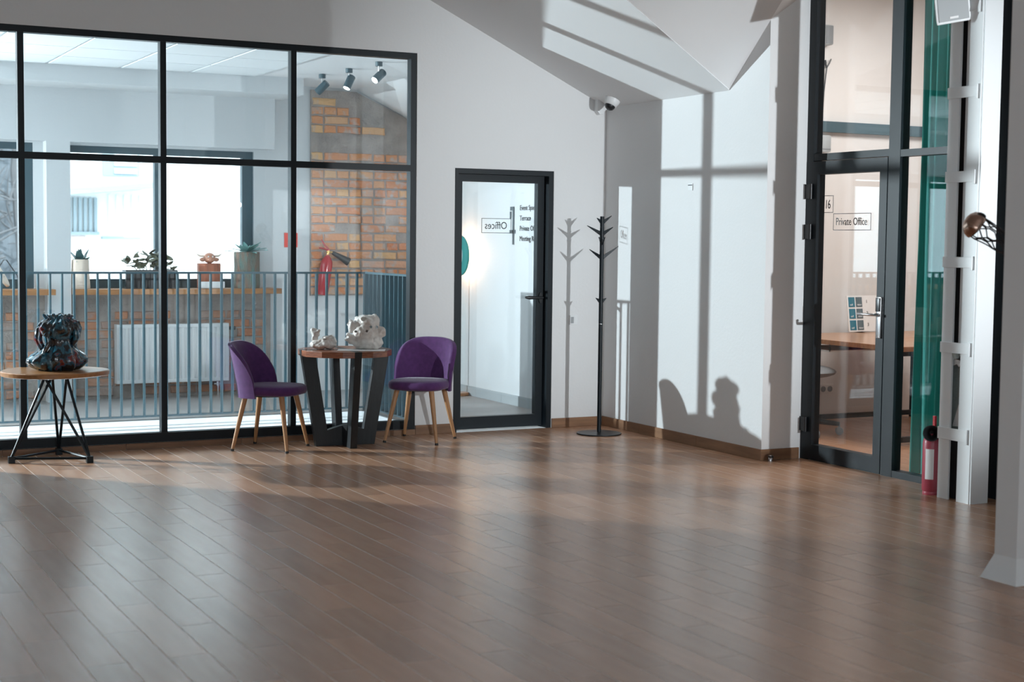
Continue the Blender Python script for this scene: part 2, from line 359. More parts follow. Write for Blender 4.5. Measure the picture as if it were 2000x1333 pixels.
# off-screen enclosure with window openings
def wall_open(name, fixed, a0, a1, b0, b1, opens, th, F, mat='paint', label=None):
    """wall in (u, z) with rectangular openings (u0,u1,z0,z1)"""
    mb = MB(); us = sorted(set([a0, a1] + [o for q in opens for o in q[:2]]))
    for u0, u1 in zip(us[:-1], us[1:]):
        cuts = sorted([(q[2], q[3]) for q in opens if q[0] <= u0 + 1e-6 and q[1] >= u1 - 1e-6]); z = b0
        for c0, c1 in cuts:
            if c0 > z: mb.prism([(u0, z), (u1, z), (u1, c0), (u0, c0)], fixed, fixed + th, F)
            z = c1
        if z < b1: mb.prism([(u0, z), (u1, z), (u1, b1), (u0, b1)], fixed, fixed + th, F)
    return struct(mb, name, mat, label)
wall_open('wall_left', -4.2, -3.7, 14.4, -1.6, 3.0, [], .2, XF, label='white left wall')
wall_open('wall_rear', -3.75, -4.2, 6.9, -.2, 5.3, [(-3.8, -1.6, .65, 2.6), (-1.3, .9, .65, 2.6), (1.2, 3.3, .65, 2.6)], .2, YF, label='white rear wall with windows')
struct(B(6.69, 6.9, -3.7, 6.5, 0, 4.3), 'wall_side', 'paint', 'white wall beside the column')
# skirting boards, tile by tile
def skirting(name, axis, fixed, th, a0, a1, h, step, label):
    r = root(name, label); a = a0
    while a < a1 - .005:
        b = min(a + step, a1)
        if axis == 'x': build(B(a + .0012, b - .0012, fixed, fixed + th, 0.001, h), 'skirting_tile', 'base', r, bev=.0012)
        else: build(B(fixed, fixed + th, a + .0012, b - .0012, 0.001, h), 'skirting_tile', 'base', r, bev=.0012)
        a = b
    return r
skirting('baseboard_partition', 'x', WY - .012, .030, .75, 4.655, .044, .84, 'low brown tile skirting under the glazed partition')
skirting('baseboard_left', 'x', WY - .012, .012, -4.0, .75, .075, .84, 'brown tile skirting left of the glazed partition')
skirting('baseboard_back', 'x', WY - .012, .012, 4.655, 4.98, .075, .84, 'short brown tile skirting between partition and door')
skirting('baseboard_corner', 'x', WY - .012, .012, 5.858, WX - .012, .075, .84, 'brown tile skirting between the door and the corner')
skirting('baseboard_right', 'y', WX - .012, .012, 8.518, WY - .012, .078, .80, 'brown tile skirting along the right wall')
skirting('baseboard_return', 'x', 8.518, .012, WX - .012, 6.655, .078, .84, 'brown tile skirting on the short return wall')
# ------------------------------------------------------------------ glazed partition
win1 = root('window_1', 'tall black-framed glass partition in front of the landing')
mull = [.774, 1.738, 2.708, 3.672]
for x in mull: build(B(x - .021, x + .021, WY + .006, WY + .075, .1, 2.90), 'post', 'black', win1)
build(B(4.606, 4.652, WY + .004, WY + .077, .046, 2.93), 'post', 'black', win1)
for z0, z1 in ((.047, .112), (2.034, 2.080), (2.884, 2.93)): build(B(.752, 4.606, WY + .004, WY + .077, z0, z1), 'rail', 'black', win1)
xs = mull + [4.627]
for a, b in zip(xs[:-1], xs[1:]):
    for z0, z1 in ((.105, 2.04), (2.074, 2.89)):
        build(B(a + .018, b - .018, WY + .045, WY + .053, z0, z1), 'pane', 'glass', win1)
# ------------------------------------------------------------------ door to the offices
d1 = root('door_1', 'black framed glass door lettered Offices, seen from behind')
build(B(4.981, 5.012, WY + .002, 10.86, 0, 2.07), 'jamb', 'black', d1)
build(B(5.812, 5.854, WY + .002, 10.86, 0, 2.07), 'jamb', 'black', d1)
build(B(5.012, 5.812, WY + .002, 10.86, 2.03, 2.07), 'lintel', 'black', d1)
leaf = build(B(5.016, 5.079, 10.79, 10.85, .012, 2.028).box(5.75, 5.808, 10.79, 10.85, .012, 2.028).box(5.079, 5.75, 10.79, 10.85, 1.972, 2.028).box(5.079, 5.75, 10.79, 10.85, .012, .108), 'leaf', 'black', d1)
build(B(5.074, 5.754, 10.816, 10.824, .10, 1.98), 'pane', 'glass', leaf)
h = MB().lathe([(.0, -.006), (.017, -.006), (.017, .006), (0, .006)], 16, M=Matrix.Translation((5.782, 10.783, 1.052)) @ Matrix.Rotation(R(90), 4, 'X') @ Matrix.Scale(2.6, 4, (0, 1, 0)))
h.tube([(5.782, 10.785, 1.055), (5.782, 10.742, 1.055), (5.772, 10.735, 1.055), (5.72, 10.735, 1.055), (5.655, 10.737, 1.056), (5.622, 10.74, 1.058)], [.010, .010, .011, .012, .016, .009], 10)
build(h, 'handle', 'blackp', leaf, sm=True)
# lettering on the door, readable from the landing
XD, ZU = (-1, 0, 0), (0, 0, 1)
def frame_line(parent, o, ax, w, hgt, t=.004, mat='text', name='sign_outline'):
    o, ax, az = Vector(o), Vector(ax), Vector((0, 0, 1)); nn = ax.cross(az) * .0015; mb = MB()
    def q(u0, u1, v0, v1):
        vs = [o + ax * u + az * v + nn * k for k in (0, 1) for u, v in ((u0, v0), (u1, v0), (u1, v1), (u0, v1))]
        mb.add(vs, [(0, 1, 2, 3), (7, 6, 5, 4), (0, 4, 5, 1), (1, 5, 6, 2), (2, 6, 7, 3), (3, 7, 4, 0)])
    q(0, w, 0, t); q(0, w, hgt - t, hgt); q(0, t, t, hgt - t); q(w - t, w, t, hgt - t)
    return build(mb, name, mat, parent)
frame_line(leaf, (5.527, 10.8165, 1.57), XD, .265, .117)
text('Offices', .082, 'text', leaf, (5.490, 10.8160, 1.603), XD, ZU, sx=.86)
# directory lettering on the landing wall behind the door
dr = thing('wall_lettering', 'dark directory lettering on the white corridor wall behind the glass door', 'lettering')
for s_, z in (('Event Space', 1.785), ('Terrace', 1.692), ('Private Office', 1.600), ('Meeting Room', 1.508)):
    text(s_, .066, 'text', dr, (6.3255, 12.215, z), (0, -1, 0), ZU, sx=1.02)
build(B(6.3215, 6.3255, 12.325, 12.352, 1.474, 1.819).box(6.3215, 6.3255, 12.352, 12.40, 1.785, 1.819).box(6.3215, 6.3255, 12.385, 12.405, 1.71, 1.775).box(6.3215, 6.3255, 12.30, 12.41, 1.575, 1.607), 'bar', 'frost', dr)
# ------------------------------------------------------------------ landing behind the partition
struct(B(-4.0, 4.90, 12.42, 14.2, -.12, 0), 'floor_landing', 'gtile', 'grey tiled landing floor')
struct(B(4.90, 6.40, 10.83, 14.2, -.12, 0), 'floor_corridor', 'gtile', 'grey tiled corridor floor behind the door')
struct(B(-4.0, 4.90, 12.395, 12.42, -.05, -.002).box(-4.0, 4.90, 12.385, 12.42, -.075, -.05).box(-4.0, 4.90, 12.37, 12.42, -.60, -.075), 'trim_2', 'paint', 'white slab edge of the stairwell')
struct(B(4.88, 4.90, 10.83, 12.42, -.60, -.002), 'trim_3', 'paint', 'white slab edge of the stairwell beside the corridor')
struct(B(-4.0, 4.90, 10.83, 12.4, -1.7, -1.6), 'floor_stairwell', 'gtile', 'grey stair flight below the landing')
struct(B(-4.0, 4.90, 12.42, 12.5, -1.7, -.12), 'wall_stairwell', 'paint', 'white wall of the stairwell below the landing')
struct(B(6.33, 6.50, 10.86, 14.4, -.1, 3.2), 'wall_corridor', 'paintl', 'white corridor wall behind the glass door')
ws = root('baseboard_corridor', 'grey tile skirting along the corridor wall')
for k in range(6): build(B(6.318, 6.33, 10.88 + k * .55, 11.428 + k * .55, .001, .095), 'skirting_tile', 'skirt', ws)
LY = 14.2
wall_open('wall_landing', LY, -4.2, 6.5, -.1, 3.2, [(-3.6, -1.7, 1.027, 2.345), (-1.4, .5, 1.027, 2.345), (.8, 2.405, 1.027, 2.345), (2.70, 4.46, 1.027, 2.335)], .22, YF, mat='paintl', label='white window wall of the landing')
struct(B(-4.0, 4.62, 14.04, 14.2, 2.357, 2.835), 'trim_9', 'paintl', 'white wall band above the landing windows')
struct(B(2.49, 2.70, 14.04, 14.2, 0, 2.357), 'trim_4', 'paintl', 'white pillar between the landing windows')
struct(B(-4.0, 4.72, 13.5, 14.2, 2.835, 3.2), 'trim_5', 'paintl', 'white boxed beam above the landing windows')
# landing windows
def window(name, x0, x1, z0, z1, mulls, label, fr=.062):
    r = root(name, label)
    y0, y1 = LY + .03, LY + .10
    build(B(x0, x0 + fr * 1.6, y0, y1, z0, z1), 'frame_side', 'wframe', r); build(B(x1 - fr * 1.7, x1, y0, y1, z0, z1), 'frame_side', 'wframe', r)
    build(B(x0 + fr * 1.6, x1 - fr * 1.7, y0, y1, z1 - fr, z1), 'frame_top', 'wframe', r); build(B(x0 + fr * 1.6, x1 - fr * 1.7, y0, y1, z0, z0 + .085), 'frame_bottom', 'wframe', r)
    for mx in mulls: build(B(mx - .05, mx + .05, y0, y1, z0 + .085, z1 - fr), 'mullion', 'wframe', r)
    e = [x0 + fr * 1.6] + [q for mx in mulls for q in (mx - .05, mx + .05)] + [x1 - fr * 1.7]
    for a, b in zip(e[::2], e[1::2]): build(B(a - .005, b + .005, y0 + .03, y0 + .04, z0 + .08, z1 - fr + .005), 'pane', 'glassw', r)
    return r
window('window_2', .80, 2.405, 1.027, 2.345, [1.6], 'slate-framed landing window left of the white pillar')
window('window_3', 2.60, 4.46, 1.027, 2.335, [3.56], 'wide slate-framed landing window above the radiator')
window('window_4', -3.6, -1.7, 1.027, 2.345, [-2.65], 'slate-framed landing window at the far left')
window('window_5', -1.4, .5, 1.027, 2.345, [-.45], 'slate-framed landing window at the left')
# window boards
for x0, x1, lb in ((-3.9, 2.545, 'oak window board under the left landing window'), (2.703, 4.655, 'long oak window board above the radiator, carrying pots')):
    o = build(B(x0, x1, 13.93, 14.228, .976, 1.028), 'window_board', 'oak', bev=.004); tag(o, lb, 'sill', 'oak window boards')
# suspended ceiling, panel by panel
cl = struct(B(-4.0, 4.30, 10.83, 13.5, 2.99, 3.1), 'ceiling_landing', 'trimw', 'suspended panel ceiling of the landing')
tile_me = B(.009, .591, .006, .594, -.006, .012).mesh('ceiling_panel'); tile_me.materials.append(K['ctile'])
x = 4.30 - .07
cols = [4.25 - .62 * k for k in range(1, 12)]
for cx in cols:
    for k in range(4):
        y0 = 10.86 + k * .655
        o = link('ceiling_panel', tile_me, None, cl, (cx + .01, y0, 2.984)); o.scale = (1.015, 1.085, 1)
slab('ceiling_corridor', [[(4.30, 10.83, 2.99), (5.50, 10.83, 2.99), (5.50, 14.25, 2.99), (4.30, 14.25, 2.99)], [(5.50, 10.83, 2.99), (6.40, 10.83, 2.565), (6.40, 14.25, 2.565), (5.50, 14.25, 2.99)]], 'ceil', 'white corridor ceiling sloping down to the right')
# ------------------------------------------------------------------ exposed brick
def bricks(parent, x0, x1, z0, z1, yf, matname, skip, top=None, seedv=1, n_var=6, course=.0885):
    rd = random.Random(seedv); mes = []
    for ln in (.245, .118):
        for k in range(n_var):
            vs, fs = [], []
            L_, H_ = ln, course - .017
            j = lambda a: rd.uniform(-a, a)
            ring = [(0, 0), (L_ * .5, 0), (L_, 0), (L_, H_ * .5), (L_, H_), (L_ * .5, H_), (0, H_), (0, H_ * .5)]
            back = [(a + j(.004), .03, b + j(.004)) for a, b in ring]
            mid = [(a, j(.002), b) for (a, _, b) in back]
            fr = [(L_ / 2 + (a - L_ / 2) * (1 - .016 / L_), -.010 + j(.004), H_ / 2 + (b - H_ / 2) * .84) for (a, _, b) in back]
            vs = back + mid + fr + [(L_ / 2, -.013 + j(.004), H_ / 2)]
            for q in range(8):
                q2 = (q + 1) % 8; fs += [(q, q2, 8 + q2, 8 + q), (8 + q, 8 + q2, 16 + q2, 16 + q), (16 + q, 16 + q2, 24)]
            mb = MB(); mb.add(vs, fs); me = mb.mesh('brick'); me.materials.append(K[matname]); mes.append((ln, me))
    r_ = 0; z = z0
    while z + course * .8 < z1:
        x = x0 + (.0 if r_ % 2 else -.128) + rd.uniform(-.01, .01); head = r_ % 3 == 2
        while x < x1:
            ln = .118 if (head or rd.random() < .25) else .245
            xa = x
            if xa < x0: xa = x0; ln = .118
            if xa + ln > x1 + .02: ln = .118
            if xa + ln <= x1 + .03 and not skip(xa + ln / 2, z + course / 2) and (top is None or z + course < top(xa) and z + course < top(xa + ln)):
                me = rd.choice([mm for l_, mm in mes if l_ == ln])
                o = link('brick', me, None, parent, (xa, yf + rd.uniform(-.004, .004), z)); o.rotation_euler = (0, rd.uniform(-.012, .012), 0)
            x = xa + ln + .015
        z += course; r_ += 1
topf = lambda x: 2.94 if x < 5.22 else 2.94 - (x - 5.22) * .40
bp_ = struct(MB().prism([(5.03, .945), (6.329, .945), (6.329, 2.60), (5.5, 2.96), (5.03, 2.96)], LY - .028, LY - .001, YF), 'wall_brick_panel', 'mortar', 'exposed orange brick panel in the landing wall')
bricks(bp_, 5.035, 6.32, .955, 3.0, LY - .03, 'brick', lambda x, z: 2.40 < z < 2.58 or random.random() < .04, topf, 3)
bs_ = struct(B(-.2, 2.49, LY - .028, LY - .001, .0, .975).box(2.70, 4.62, LY - .028, LY - .001, .0, .975), 'wall_brick_parapet', 'mortar', 'exposed sooty brick under the landing windows')
rs = random.Random(11)
bricks(bs_, 1.75, 2.48, .03, .90, LY - .03, 'brickg', lambda x, z: z > .84 or rs.random() < .28, None, 5)
bricks(bs_, 2.72, 4.60, .03, .90, LY - .03, 'brickg', lambda x, z: z > .84 or (3.2 < x < 4.1 and .2 < z < .66) or (3.2 < x < 3.45 and z < .12) or rs.random() < .22, None, 8)
# radiator
rd_ = thing('radiator', 'white ribbed panel radiator on the brick under the window', 'radiator', (3.114, 14.06, .145))
rb = MB(); n_r = 21; Wd = 1.047
prof = [(0, 0), (0, .05)]
pts = []
for k in range(n_r):
    a = .02 + k * (Wd - .04) / n_r; w = (Wd - .04) / n_r
    pts += [(a, .0), (a + w * .16, -.012), (a + w * .62, -.012), (a + w * .78, 0)]
poly = [(0, .055), (0, .0)] + pts + [(Wd, 0), (Wd, .055)]
rb.prism(poly, .03, .52, lambda u, v, w: Vector((u, v, w)))
build(rb, 'panel', 'rad', rd_)
build(B(-.004, Wd + .004, -.016, .09, .515, .55).box(-.004, Wd + .004, -.014, .06, 0, .032), 'cover', 'rad', rd_, bev=.004)
build(B(-.006, 0, -.016, .09, 0, .55), 'side_panel', 'rad', rd_); build(B(Wd, Wd + .006, -.016, .09, 0, .55), 'side_panel', 'rad', rd_)
build(MB().tube([(Wd + .005, .03, .50), (Wd + .02, .03, .50)], .018, 12).tube([(Wd + .02, .03, .50), (Wd + .08, .03, .50)], .017, 12), 'valve', 'blackp', rd_, sm=True)
build(MB().tube([(Wd - .09, .03, .01), (Wd - .09, .03, -.142)], .008, 8).tube([(Wd - .09, .03, -.01), (Wd - .09, .03, -.05)], .018, 10).tube([(Wd - .13, .03, -.03), (Wd - .06, .03, -.03)], .012, 8), 'pipe', 'chrome', rd_, sm=True)
# railing
rl = thing('railing', 'blue-grey steel railing with upright bars behind the glass partition', 'railing')
build(B(-2.5, 4.95, 12.43, 12.475, 1.205, 1.222), 'handrail', 'rail', rl); build(B(-2.5, 4.95, 12.435, 12.47, .02, .034), 'bottom_rail', 'rail', rl)
build(B(4.912, 4.957, 10.87, 12.43, 1.205, 1.222), 'handrail', 'rail', rl); build(B(4.917, 4.952, 10.87, 12.435, .02, .034), 'bottom_rail', 'rail', rl)
bar1 = B(-.0065, .0065, -.02, .02, .034, 1.205).mesh('bar'); bar1.materials.append(K['rail'])
bar2 = B(-.02, .02, -.0065, .0065, .034, 1.205).mesh('bar'); bar2.materials.append(K['rail'])
x = 1.855 - .0935 * 46
while x < 4.93: link('bar', bar1, None, rl, (x, 12.4525, 0)); x += .0935
y = 12.43
while y > 10.88: link('bar', bar2, None, rl, (4.9345, y, 0)); y -= .0935
build(B(4.914, 4.955, 12.43, 12.475, .0, 1.205), 'corner_post', 'rail', rl); build(B(4.914, 4.955, 10.86, 10.90, 0, 1.205), 'end_post', 'rail', rl)
# ------------------------------------------------------------------ chairs
def make_chair(label):
    t = thing('velvet_chair', label, 'chair', group='purple velvet chairs')
    # seat (faces local +x)
    n = 40; out = []
    def plan(a, k=1.):
        c, s = math.cos(a), math.sin(a); e = 2 / 2.9
        return (k * .225 * math.copysign(abs(c) ** e, c) + .022, k * .218 * math.copysign(abs(s) ** e, s))
    mb = MB(); rings = [(.86, .395), (.97, .402), (1.0, .418), (1.0, .435), (.975, .452), (.90, .462), (.6, .469), (.25, .471)]
    vs = [(*plan(2 * PI * k / n, q), z) for q, z in rings for k in range(n)] + [(.01, 0, .472)]
    fs = [tuple(range(n))[::-1]]
    for i in range(len(rings) - 1):
        for k in range(n): k2 = (k + 1) % n; fs.append((i * n + k, i * n + k2, (i + 1) * n + k2, (i + 1) * n + k))
    lo = (len(rings) - 1) * n
    for k in range(n): fs.append((lo + k, lo + (k + 1) % n, len(vs) - 1))
    mb.add(vs, fs); build(mb, 'seat', 'velvet', t, sm=True, ang=60)
    # wrap-around backrest
    nu = 48; A = R(84); vs = []; fs = []; T = .040
    def pt(a, f, r_off):
        # a: angle from the rear, f: 0 bottom .. 1 rim
        rim = .395 + .372 * math.sqrt(max(0., 1 - (abs(a) / A) ** 2.2))
        bot = .378
        z = bot + (rim - bot) * f
        rr = .232 + r_off + .065 * max(0, (z - .42)) / .33 * max(.3, math.cos(a * .9))
        c, s = math.cos(a), math.sin(a); e = 2 / 2.6
        return Vector((-rr * math.copysign(abs(c) ** e, c) + .012, rr * .985 * math.copysign(abs(s) ** e, s), z))
    fr = [0, .2, .4, .6, .8, .93, 1.0]
    prof = [(f, 0) for f in fr] + [(1.0, -.3)] + [(1.012, -.5), (1.0, -.75)] + [(f, -1.) for f in fr[::-1][1:]]
    m_ = len(prof)
    for k in range(nu + 1):
        a = -A + 2 * A * k / nu
        tp = T * (0.45 + .55 * min(1, (A - abs(a)) / .3))
        for f, o_ in prof: vs.append(pt(a, f, o_ * tp))
    for k in range(nu):
        for i in range(m_):
            i2 = (i + 1) % m_; fs.append((k * m_ + i, k * m_ + i2, (k + 1) * m_ + i2, (k + 1) * m_ + i))
    fs += [tuple(range(m_)), tuple(nu * m_ + i for i in range(m_))[::-1]]
    mb = MB(); mb.add(vs, fs); bk = build(mb, 'backrest', 'velvet', t, sm=True, ang=75)
    sp = [pt(-A + 2 * A * k / 60, .985, .002) for k in range(2, 59)]
    build(MB().tube(sp, .0032, 6), 'piping', 'velvet', bk, sm=True)
    build(MB().lathe([(.0, .385), (.16, .385), (.16, .398), (0, .398)], 20), 'seat_base', 'blackp', t)
    for sx in (-1, 1):
        for sy in (-1, 1):
            a, b = Vector((sx * .135, sy * .135, .40)), Vector((sx * .205, sy * .205, .012))
            l = build(MB().tube([a, a.lerp(b, .3), b], [.0205, .0185, .0115], 14), 'leg', 'leg', t, sm=True)
            build(MB().tube([b + Vector((0, 0, .004)), b + Vector((sx * .001, sy * .001, -.012))], .0125, 12), 'foot', 'blackp', l, sm=True)
    return t
ch = make_chair('purple velvet chair on beech legs left of the round table'); ch.location = (3.395, 10.41, 0); ch.rotation_euler[2] = R(-40)
c2 = copy_tree(ch); c2['label'] = 'purple velvet chair on beech legs between the round table and the glass door'; c2.location = (4.56, 10.395, 0); c2.rotation_euler[2] = R(-134)
# ------------------------------------------------------------------ round table with crossed black legs
rt = thing('round_table', 'low round red-brown wood table with four black tapered plank legs', 'table', (3.955, 10.395, 0), R(-4))
for k in range(4):
    a0 = k * PI / 2; hw = .027; rr = .335
    pts = []
    for t in (0, .18, .5, .82, 1):
        a = a0 + (hw / rr) + t * (PI / 2 - 2 * hw / rr); f = 1.0 if t in (0, 1) else (1.02 if t != .5 else 1.03)
        pts.append((rr * f * math.cos(a), rr * f * math.sin(a)))
    cx = hw * 1.42; ca = a0 + PI / 4
    pts.append((cx * math.cos(ca), cx * math.sin(ca)))
    build(MB().prism(pts, .662, .706, ZF), 'top_wedge', 'cherry', rt, bev=.002)
legp = [(.338, .7065), (.232, .7065), (.138, .115), (.06, .138), (.027, .146), (.027, 0), (.222, 0)]
for k in range(4):
    a = k * PI / 2; ca, sa = math.cos(a), math.sin(a)
    build(MB().prism(legp, -.026, .026, lambda u, v, w: Vector((u * ca - w * sa, u * sa + w * ca, v))), 'leg', 'ebony', rt, bev=.002)
build(B(-.0265, .0265, -.0265, .0265, 0, .148), 'hub', 'ebony', rt)
for k in range(4):
    a = k * PI / 2; ca, sa = math.cos(a), math.sin(a)
    build(MB().prism([(.0 if k % 2 == 0 else .027, .690), (.232, .690), (.232, .7065), (.0 if k % 2 == 0 else .027, .7065)], -.026, .026, lambda u, v, w: Vector((u * ca - w * sa, u * sa + w * ca, v))), 'top_strip', 'ebony', rt)
sheet = build(B(-.17, .17, -.09, .09, 0, .003), 'paper_sheet', 'silver', loc=(4.02, 10.23, .7075), rz=R(-24)); tag(sheet, 'white sheet lying under the pale sculptures on the round table', 'paper')
# ------------------------------------------------------------------ sculptures
def organic(name, blobs, tubes, cuts, mat, parent, vox, disp=.008, dsc=.05, loc=None, rz=0):
    mb = MB()
    for c, r_ in blobs: mb.sphere(c, r_, 18, 12)
    for p_, r_ in tubes: mb.tube(p_, r_, 14)
    o = build(mb, name, mat, parent)
    m1 = o.modifiers.new('r', 'REMESH'); m1.mode = 'VOXEL'; m1.voxel_size = vox
    m2 = o.modifiers.new('s', 'SMOOTH'); m2.factor = .5; m2.iterations = 3
    if disp:
        tx = bpy.data.textures.new(name, 'CLOUDS'); tx.noise_scale = dsc; tx.noise_depth = 1
        m3 = o.modifiers.new('d', 'DISPLACE'); m3.texture = tx; m3.strength = disp; m3.texture_coords = 'LOCAL'
        tx2 = bpy.data.textures.new(name, 'CLOUDS'); tx2.noise_scale = dsc * .4; m4 = o.modifiers.new('e', 'DISPLACE'); m4.texture = tx2; m4.strength = disp * .22; m4.texture_coords = 'LOCAL'
    bpy.context.view_layer.update(); bake(o)
    if cuts:
        cm = MB()
        for c, r_ in cuts: cm.sphere(c, r_, 14, 10)
        cu = build(cm, 'cut', mat)
        mod = o.modifiers.new('b', 'BOOLEAN'); mod.operation = 'DIFFERENCE'; mod.object = cu; mod.solver = 'EXACT'; mod.use_self = True
        bpy.context.view_layer.update(); bake(o); bpy.data.objects.remove(cu)
    for v in o.data.vertices: v.co.z = max(v.co.z, .001)
    if loc: o.location = loc
    if rz: o.rotation_euler[2] = rz
    return o
VZ = R(-27)
big = organic('white_sculpture', [((0, 0.01, .055), (.105, .10, .058)), ((.01, .01, .13), (.098, .105, .075)), ((.005, .01, .20), (.082, .095, .052)), ((-.075, 0, .165), (.05, .055, .05)), ((.06, .0, .19), (.05, .055, .06)), ((.1, -.015, .115), (.048, .03, .055)), ((.085, -.03, .05), (.05, .04, .05)), ((-.03, -.05, .11), (.05, .04, .03))],
              [([(-.04, -.02, .06), (-.10, -.03, .075), (-.135, -.035, .088)], [.035, .034, .026]), ([(-.06, -.01, .16), (-.105, -.02, .19), (-.12, -.025, .20)], [.035, .034, .028])],
              [((-.005, -.08, .222), (.024, .06, .016)), ((.06, -.06, .245), (.02, .06, .014)), ((-.122, -.06, .198), (.018, .06, .02)), ((-.142, -.055, .089), (.03, .035, .014)), ((.048, -.09, .165), (.010, .25, .010)), ((.02, -.09, .135), (.009, .06, .009)), ((.086, -.06, .16), (.009, .25, .013)), ((-.06, -.08, .13), (.013, .06, .008))], 'ceramic', None, .0045, .040, .055, (4.075, 10.30, .7110), VZ)
tag(big, 'tall pale ceramic sculpture with holes and a spout on the round table', 'sculpture')
sml = organic('white_sculpture', [((0, 0, .034), (.098, .07, .036)), ((.045, 0, .058), (.052, .05, .045)), ((-.065, .0, .085), (.026, .024, .03)), ((-.055, 0, .115), (.034, .028, .028)), ((-.075, 0, .13), (.015, .015, .018)), ((-.035, -.01, .13), (.014, .014, .016)), ((.0, -.03, .055), (.05, .03, .025))],
              [([(.055, -.01, .08), (.075, -.02, .10)], [.028, .02])], [((.072, -.045, .092), (.022, .03, .014)), ((.02, -.06, .075), (.016, .02, .007))], 'ceramic', None, .004, .028, .045, (3.785, 10.395, .7085), VZ)
tag(sml, 'small low pale ceramic sculpture left on the round table', 'sculpture')
def dfn(v, t, r_, z):
    k = noise.noise(Vector((math.cos(t) * 1.6, math.sin(t) * 1.6, z * 9)))
    k2 = noise.noise(Vector((math.cos(t) * 5, math.sin(t) * 5, z * 16 + 5)))
    k3 = noise.noise(Vector((math.cos(t) * 9, math.sin(t) * 9, z * 34 + 9)))
    f = 1 + .30 * k + .17 * k2 + .07 * k3 + .04 * math.sin(7 * t + z * 30)
    return Vector((v.x * f, v.y * f * .9, z + .02 * k2 * (z > .3)))
ds = MB(); pf = [(.0, 0), (.135, 0), (.165, .02), (.19, .05), (.188, .075), (.165, .10), (.135, .125), (.112, .15), (.098, .18), (.105, .215), (.122, .25), (.128, .28), (.115, .315), (.085, .335), (.075, .345), (.088, .362), (.082, .372), (.055, .355), (.05, .32), (0, .30)]
ds.lathe(pf, 96, fn=dfn)
dsc = thing('dark_sculpture', 'crumpled dark glazed ceramic vase with blue and red drips', 'sculpture', (1.925, 10.43, .612), VZ)
build(ds, 'body', 'glaze', dsc, sm=True, ang=80)
for pts, rad in (([(-.075, -.02, .30), (-.125, -.03, .27), (-.135, -.03, .20), (-.11, -.03, .15), (-.085, -.02, .14)], [.022, .026, .027, .024, .02]), ([(.08, -.01, .30), (.115, -.02, .27), (.12, -.02, .22), (.095, -.02, .17)], [.02, .022, .02, .016]), ([(-.06, 0, .335), (-.095, -.01, .36), (-.105, -.01, .372)], [.02, .014, .006]), ([(-.02, -.08, .29), (-.05, -.115, .24), (-.04, -.11, .18), (-.07, -.13, .11)], [.018, .022, .02, .012])):
    build(MB().tube(pts, rad, 12), 'fold', 'glaze', dsc, sm=True)
# ------------------------------------------------------------------ small table on black wire legs
wt = thing('wire_leg_table', 'oak-topped side table on black triangular rod legs', 'table', (1.885, 10.43, 0))
def tfn(v, t, r_, z): 
    k = 1 + .035 * math.cos(3 * t + .6) + .02 * math.cos(4 * t); return Vector((v.x * k, v.y * k * .98, z))
build(MB().lathe([(0, .574), (.33, .574), (.345, .579), (.347, .604), (.34, .610), (0, .610)], 72, fn=tfn), 'top', 'oak', wt, sm=True, ang=30)
ft = [Vector((-.285, -.04, .0)), Vector((.19, -.215, .0)), Vector((.075, .245, 0))]
ap = [Vector((-.065, -.04, .566)), Vector((.075, -.055, .566)), Vector((.0, .05, .566))]
build(MB().prism([(ap[0].x - .05, ap[0].y - .03), (ap[1].x + .05, ap[1].y - .03), (ap[2].x, ap[2].y + .06)], .565, .574, ZF), 'top_plate', 'black', wt)
for i, f in enumerate(ft):
    build(B(-.021, .021, -.021, .021, 0, .042).mesh and B(f.x - .021, f.x + .021, f.y - .021, f.y + .021, 0, .044), 'foot', 'black', wt, bev=.002)
    for a in ([0, 2], [1, 0], [2, 1])[i]: build(MB().tube([f + Vector((0, 0, .035)), ap[a]], .0095, 8), 'rod', 'black', wt, sm=True)
    g = ft[(i + 1) % 3]; build(MB().tube([f + Vector((0, 0, .03)), g + Vector((0, 0, .03))], .0085, 8), 'base_rod', 'black', wt, sm=True)
# ------------------------------------------------------------------ coat stand
cs = thing('coat_stand', 'slim black coat stand with upright pegs in the corner', 'coat stand', (6.02, 10.225, 0))
build(MB().lathe([(0, 0), (.174, 0), (.178, .004), (.176, .010), (.05, .013), (.022, .016), (0, .016)], 48), 'base', 'blackp', cs, sm=True)
build(MB().tube([(0, 0, .012), (0, 0, .865)], .0165, 16), 'pole', 'black', cs, sm=True); build(MB().tube([(0, 0, .865), (0, 0, .869)], .0172, 16), 'joint_ring', 'chrome', cs, sm=True)
build(MB().tube([(0, 0, .869), (0, 0, 1.708)], .0165, 16), 'pole', 'black', cs, sm=True)
def peg(z, ang, ln, rise):
    d = Vector((math.cos(ang), math.sin(ang), 0)); a = Vector((0, 0, z)) + d * .012; b = a + d * ln + Vector((0, 0, rise))
    nrm = Vector((-d.y, d.x, 0)) * .006; w = Vector((0, 0, .018))
    mb = MB(); mb.add([a - nrm - w, a + nrm - w, a + nrm + w, a - nrm + w, b - nrm * .6 - w * .15, b + nrm * .6 - w * .15, b + nrm * .6 + w * .15, b - nrm * .6 + w * .15], [(0, 1, 2, 3), (7, 6, 5, 4), (0, 4, 5, 1), (1, 5, 6, 2), (2, 6, 7, 3), (3, 7, 4, 0)])
    build(mb, 'peg', 'black', cs, bev=.001)
A0 = R(-27)
for z, da, ln, rs_ in ((1.665, 0, .062, .048), (1.665, 180, .03, .03), (1.575, 25, .085, .05), (1.575, 180, .105, .06), (1.50, -75, .06, .045), (1.50, 105, .06, .045), (1.39, 8, .12, .085), (1.39, 172, .085, .06), (1.045, 0, .03, .025), (1.045, 180, .03, .025)):
    peg(z, A0 + R(da), ln, rs_)
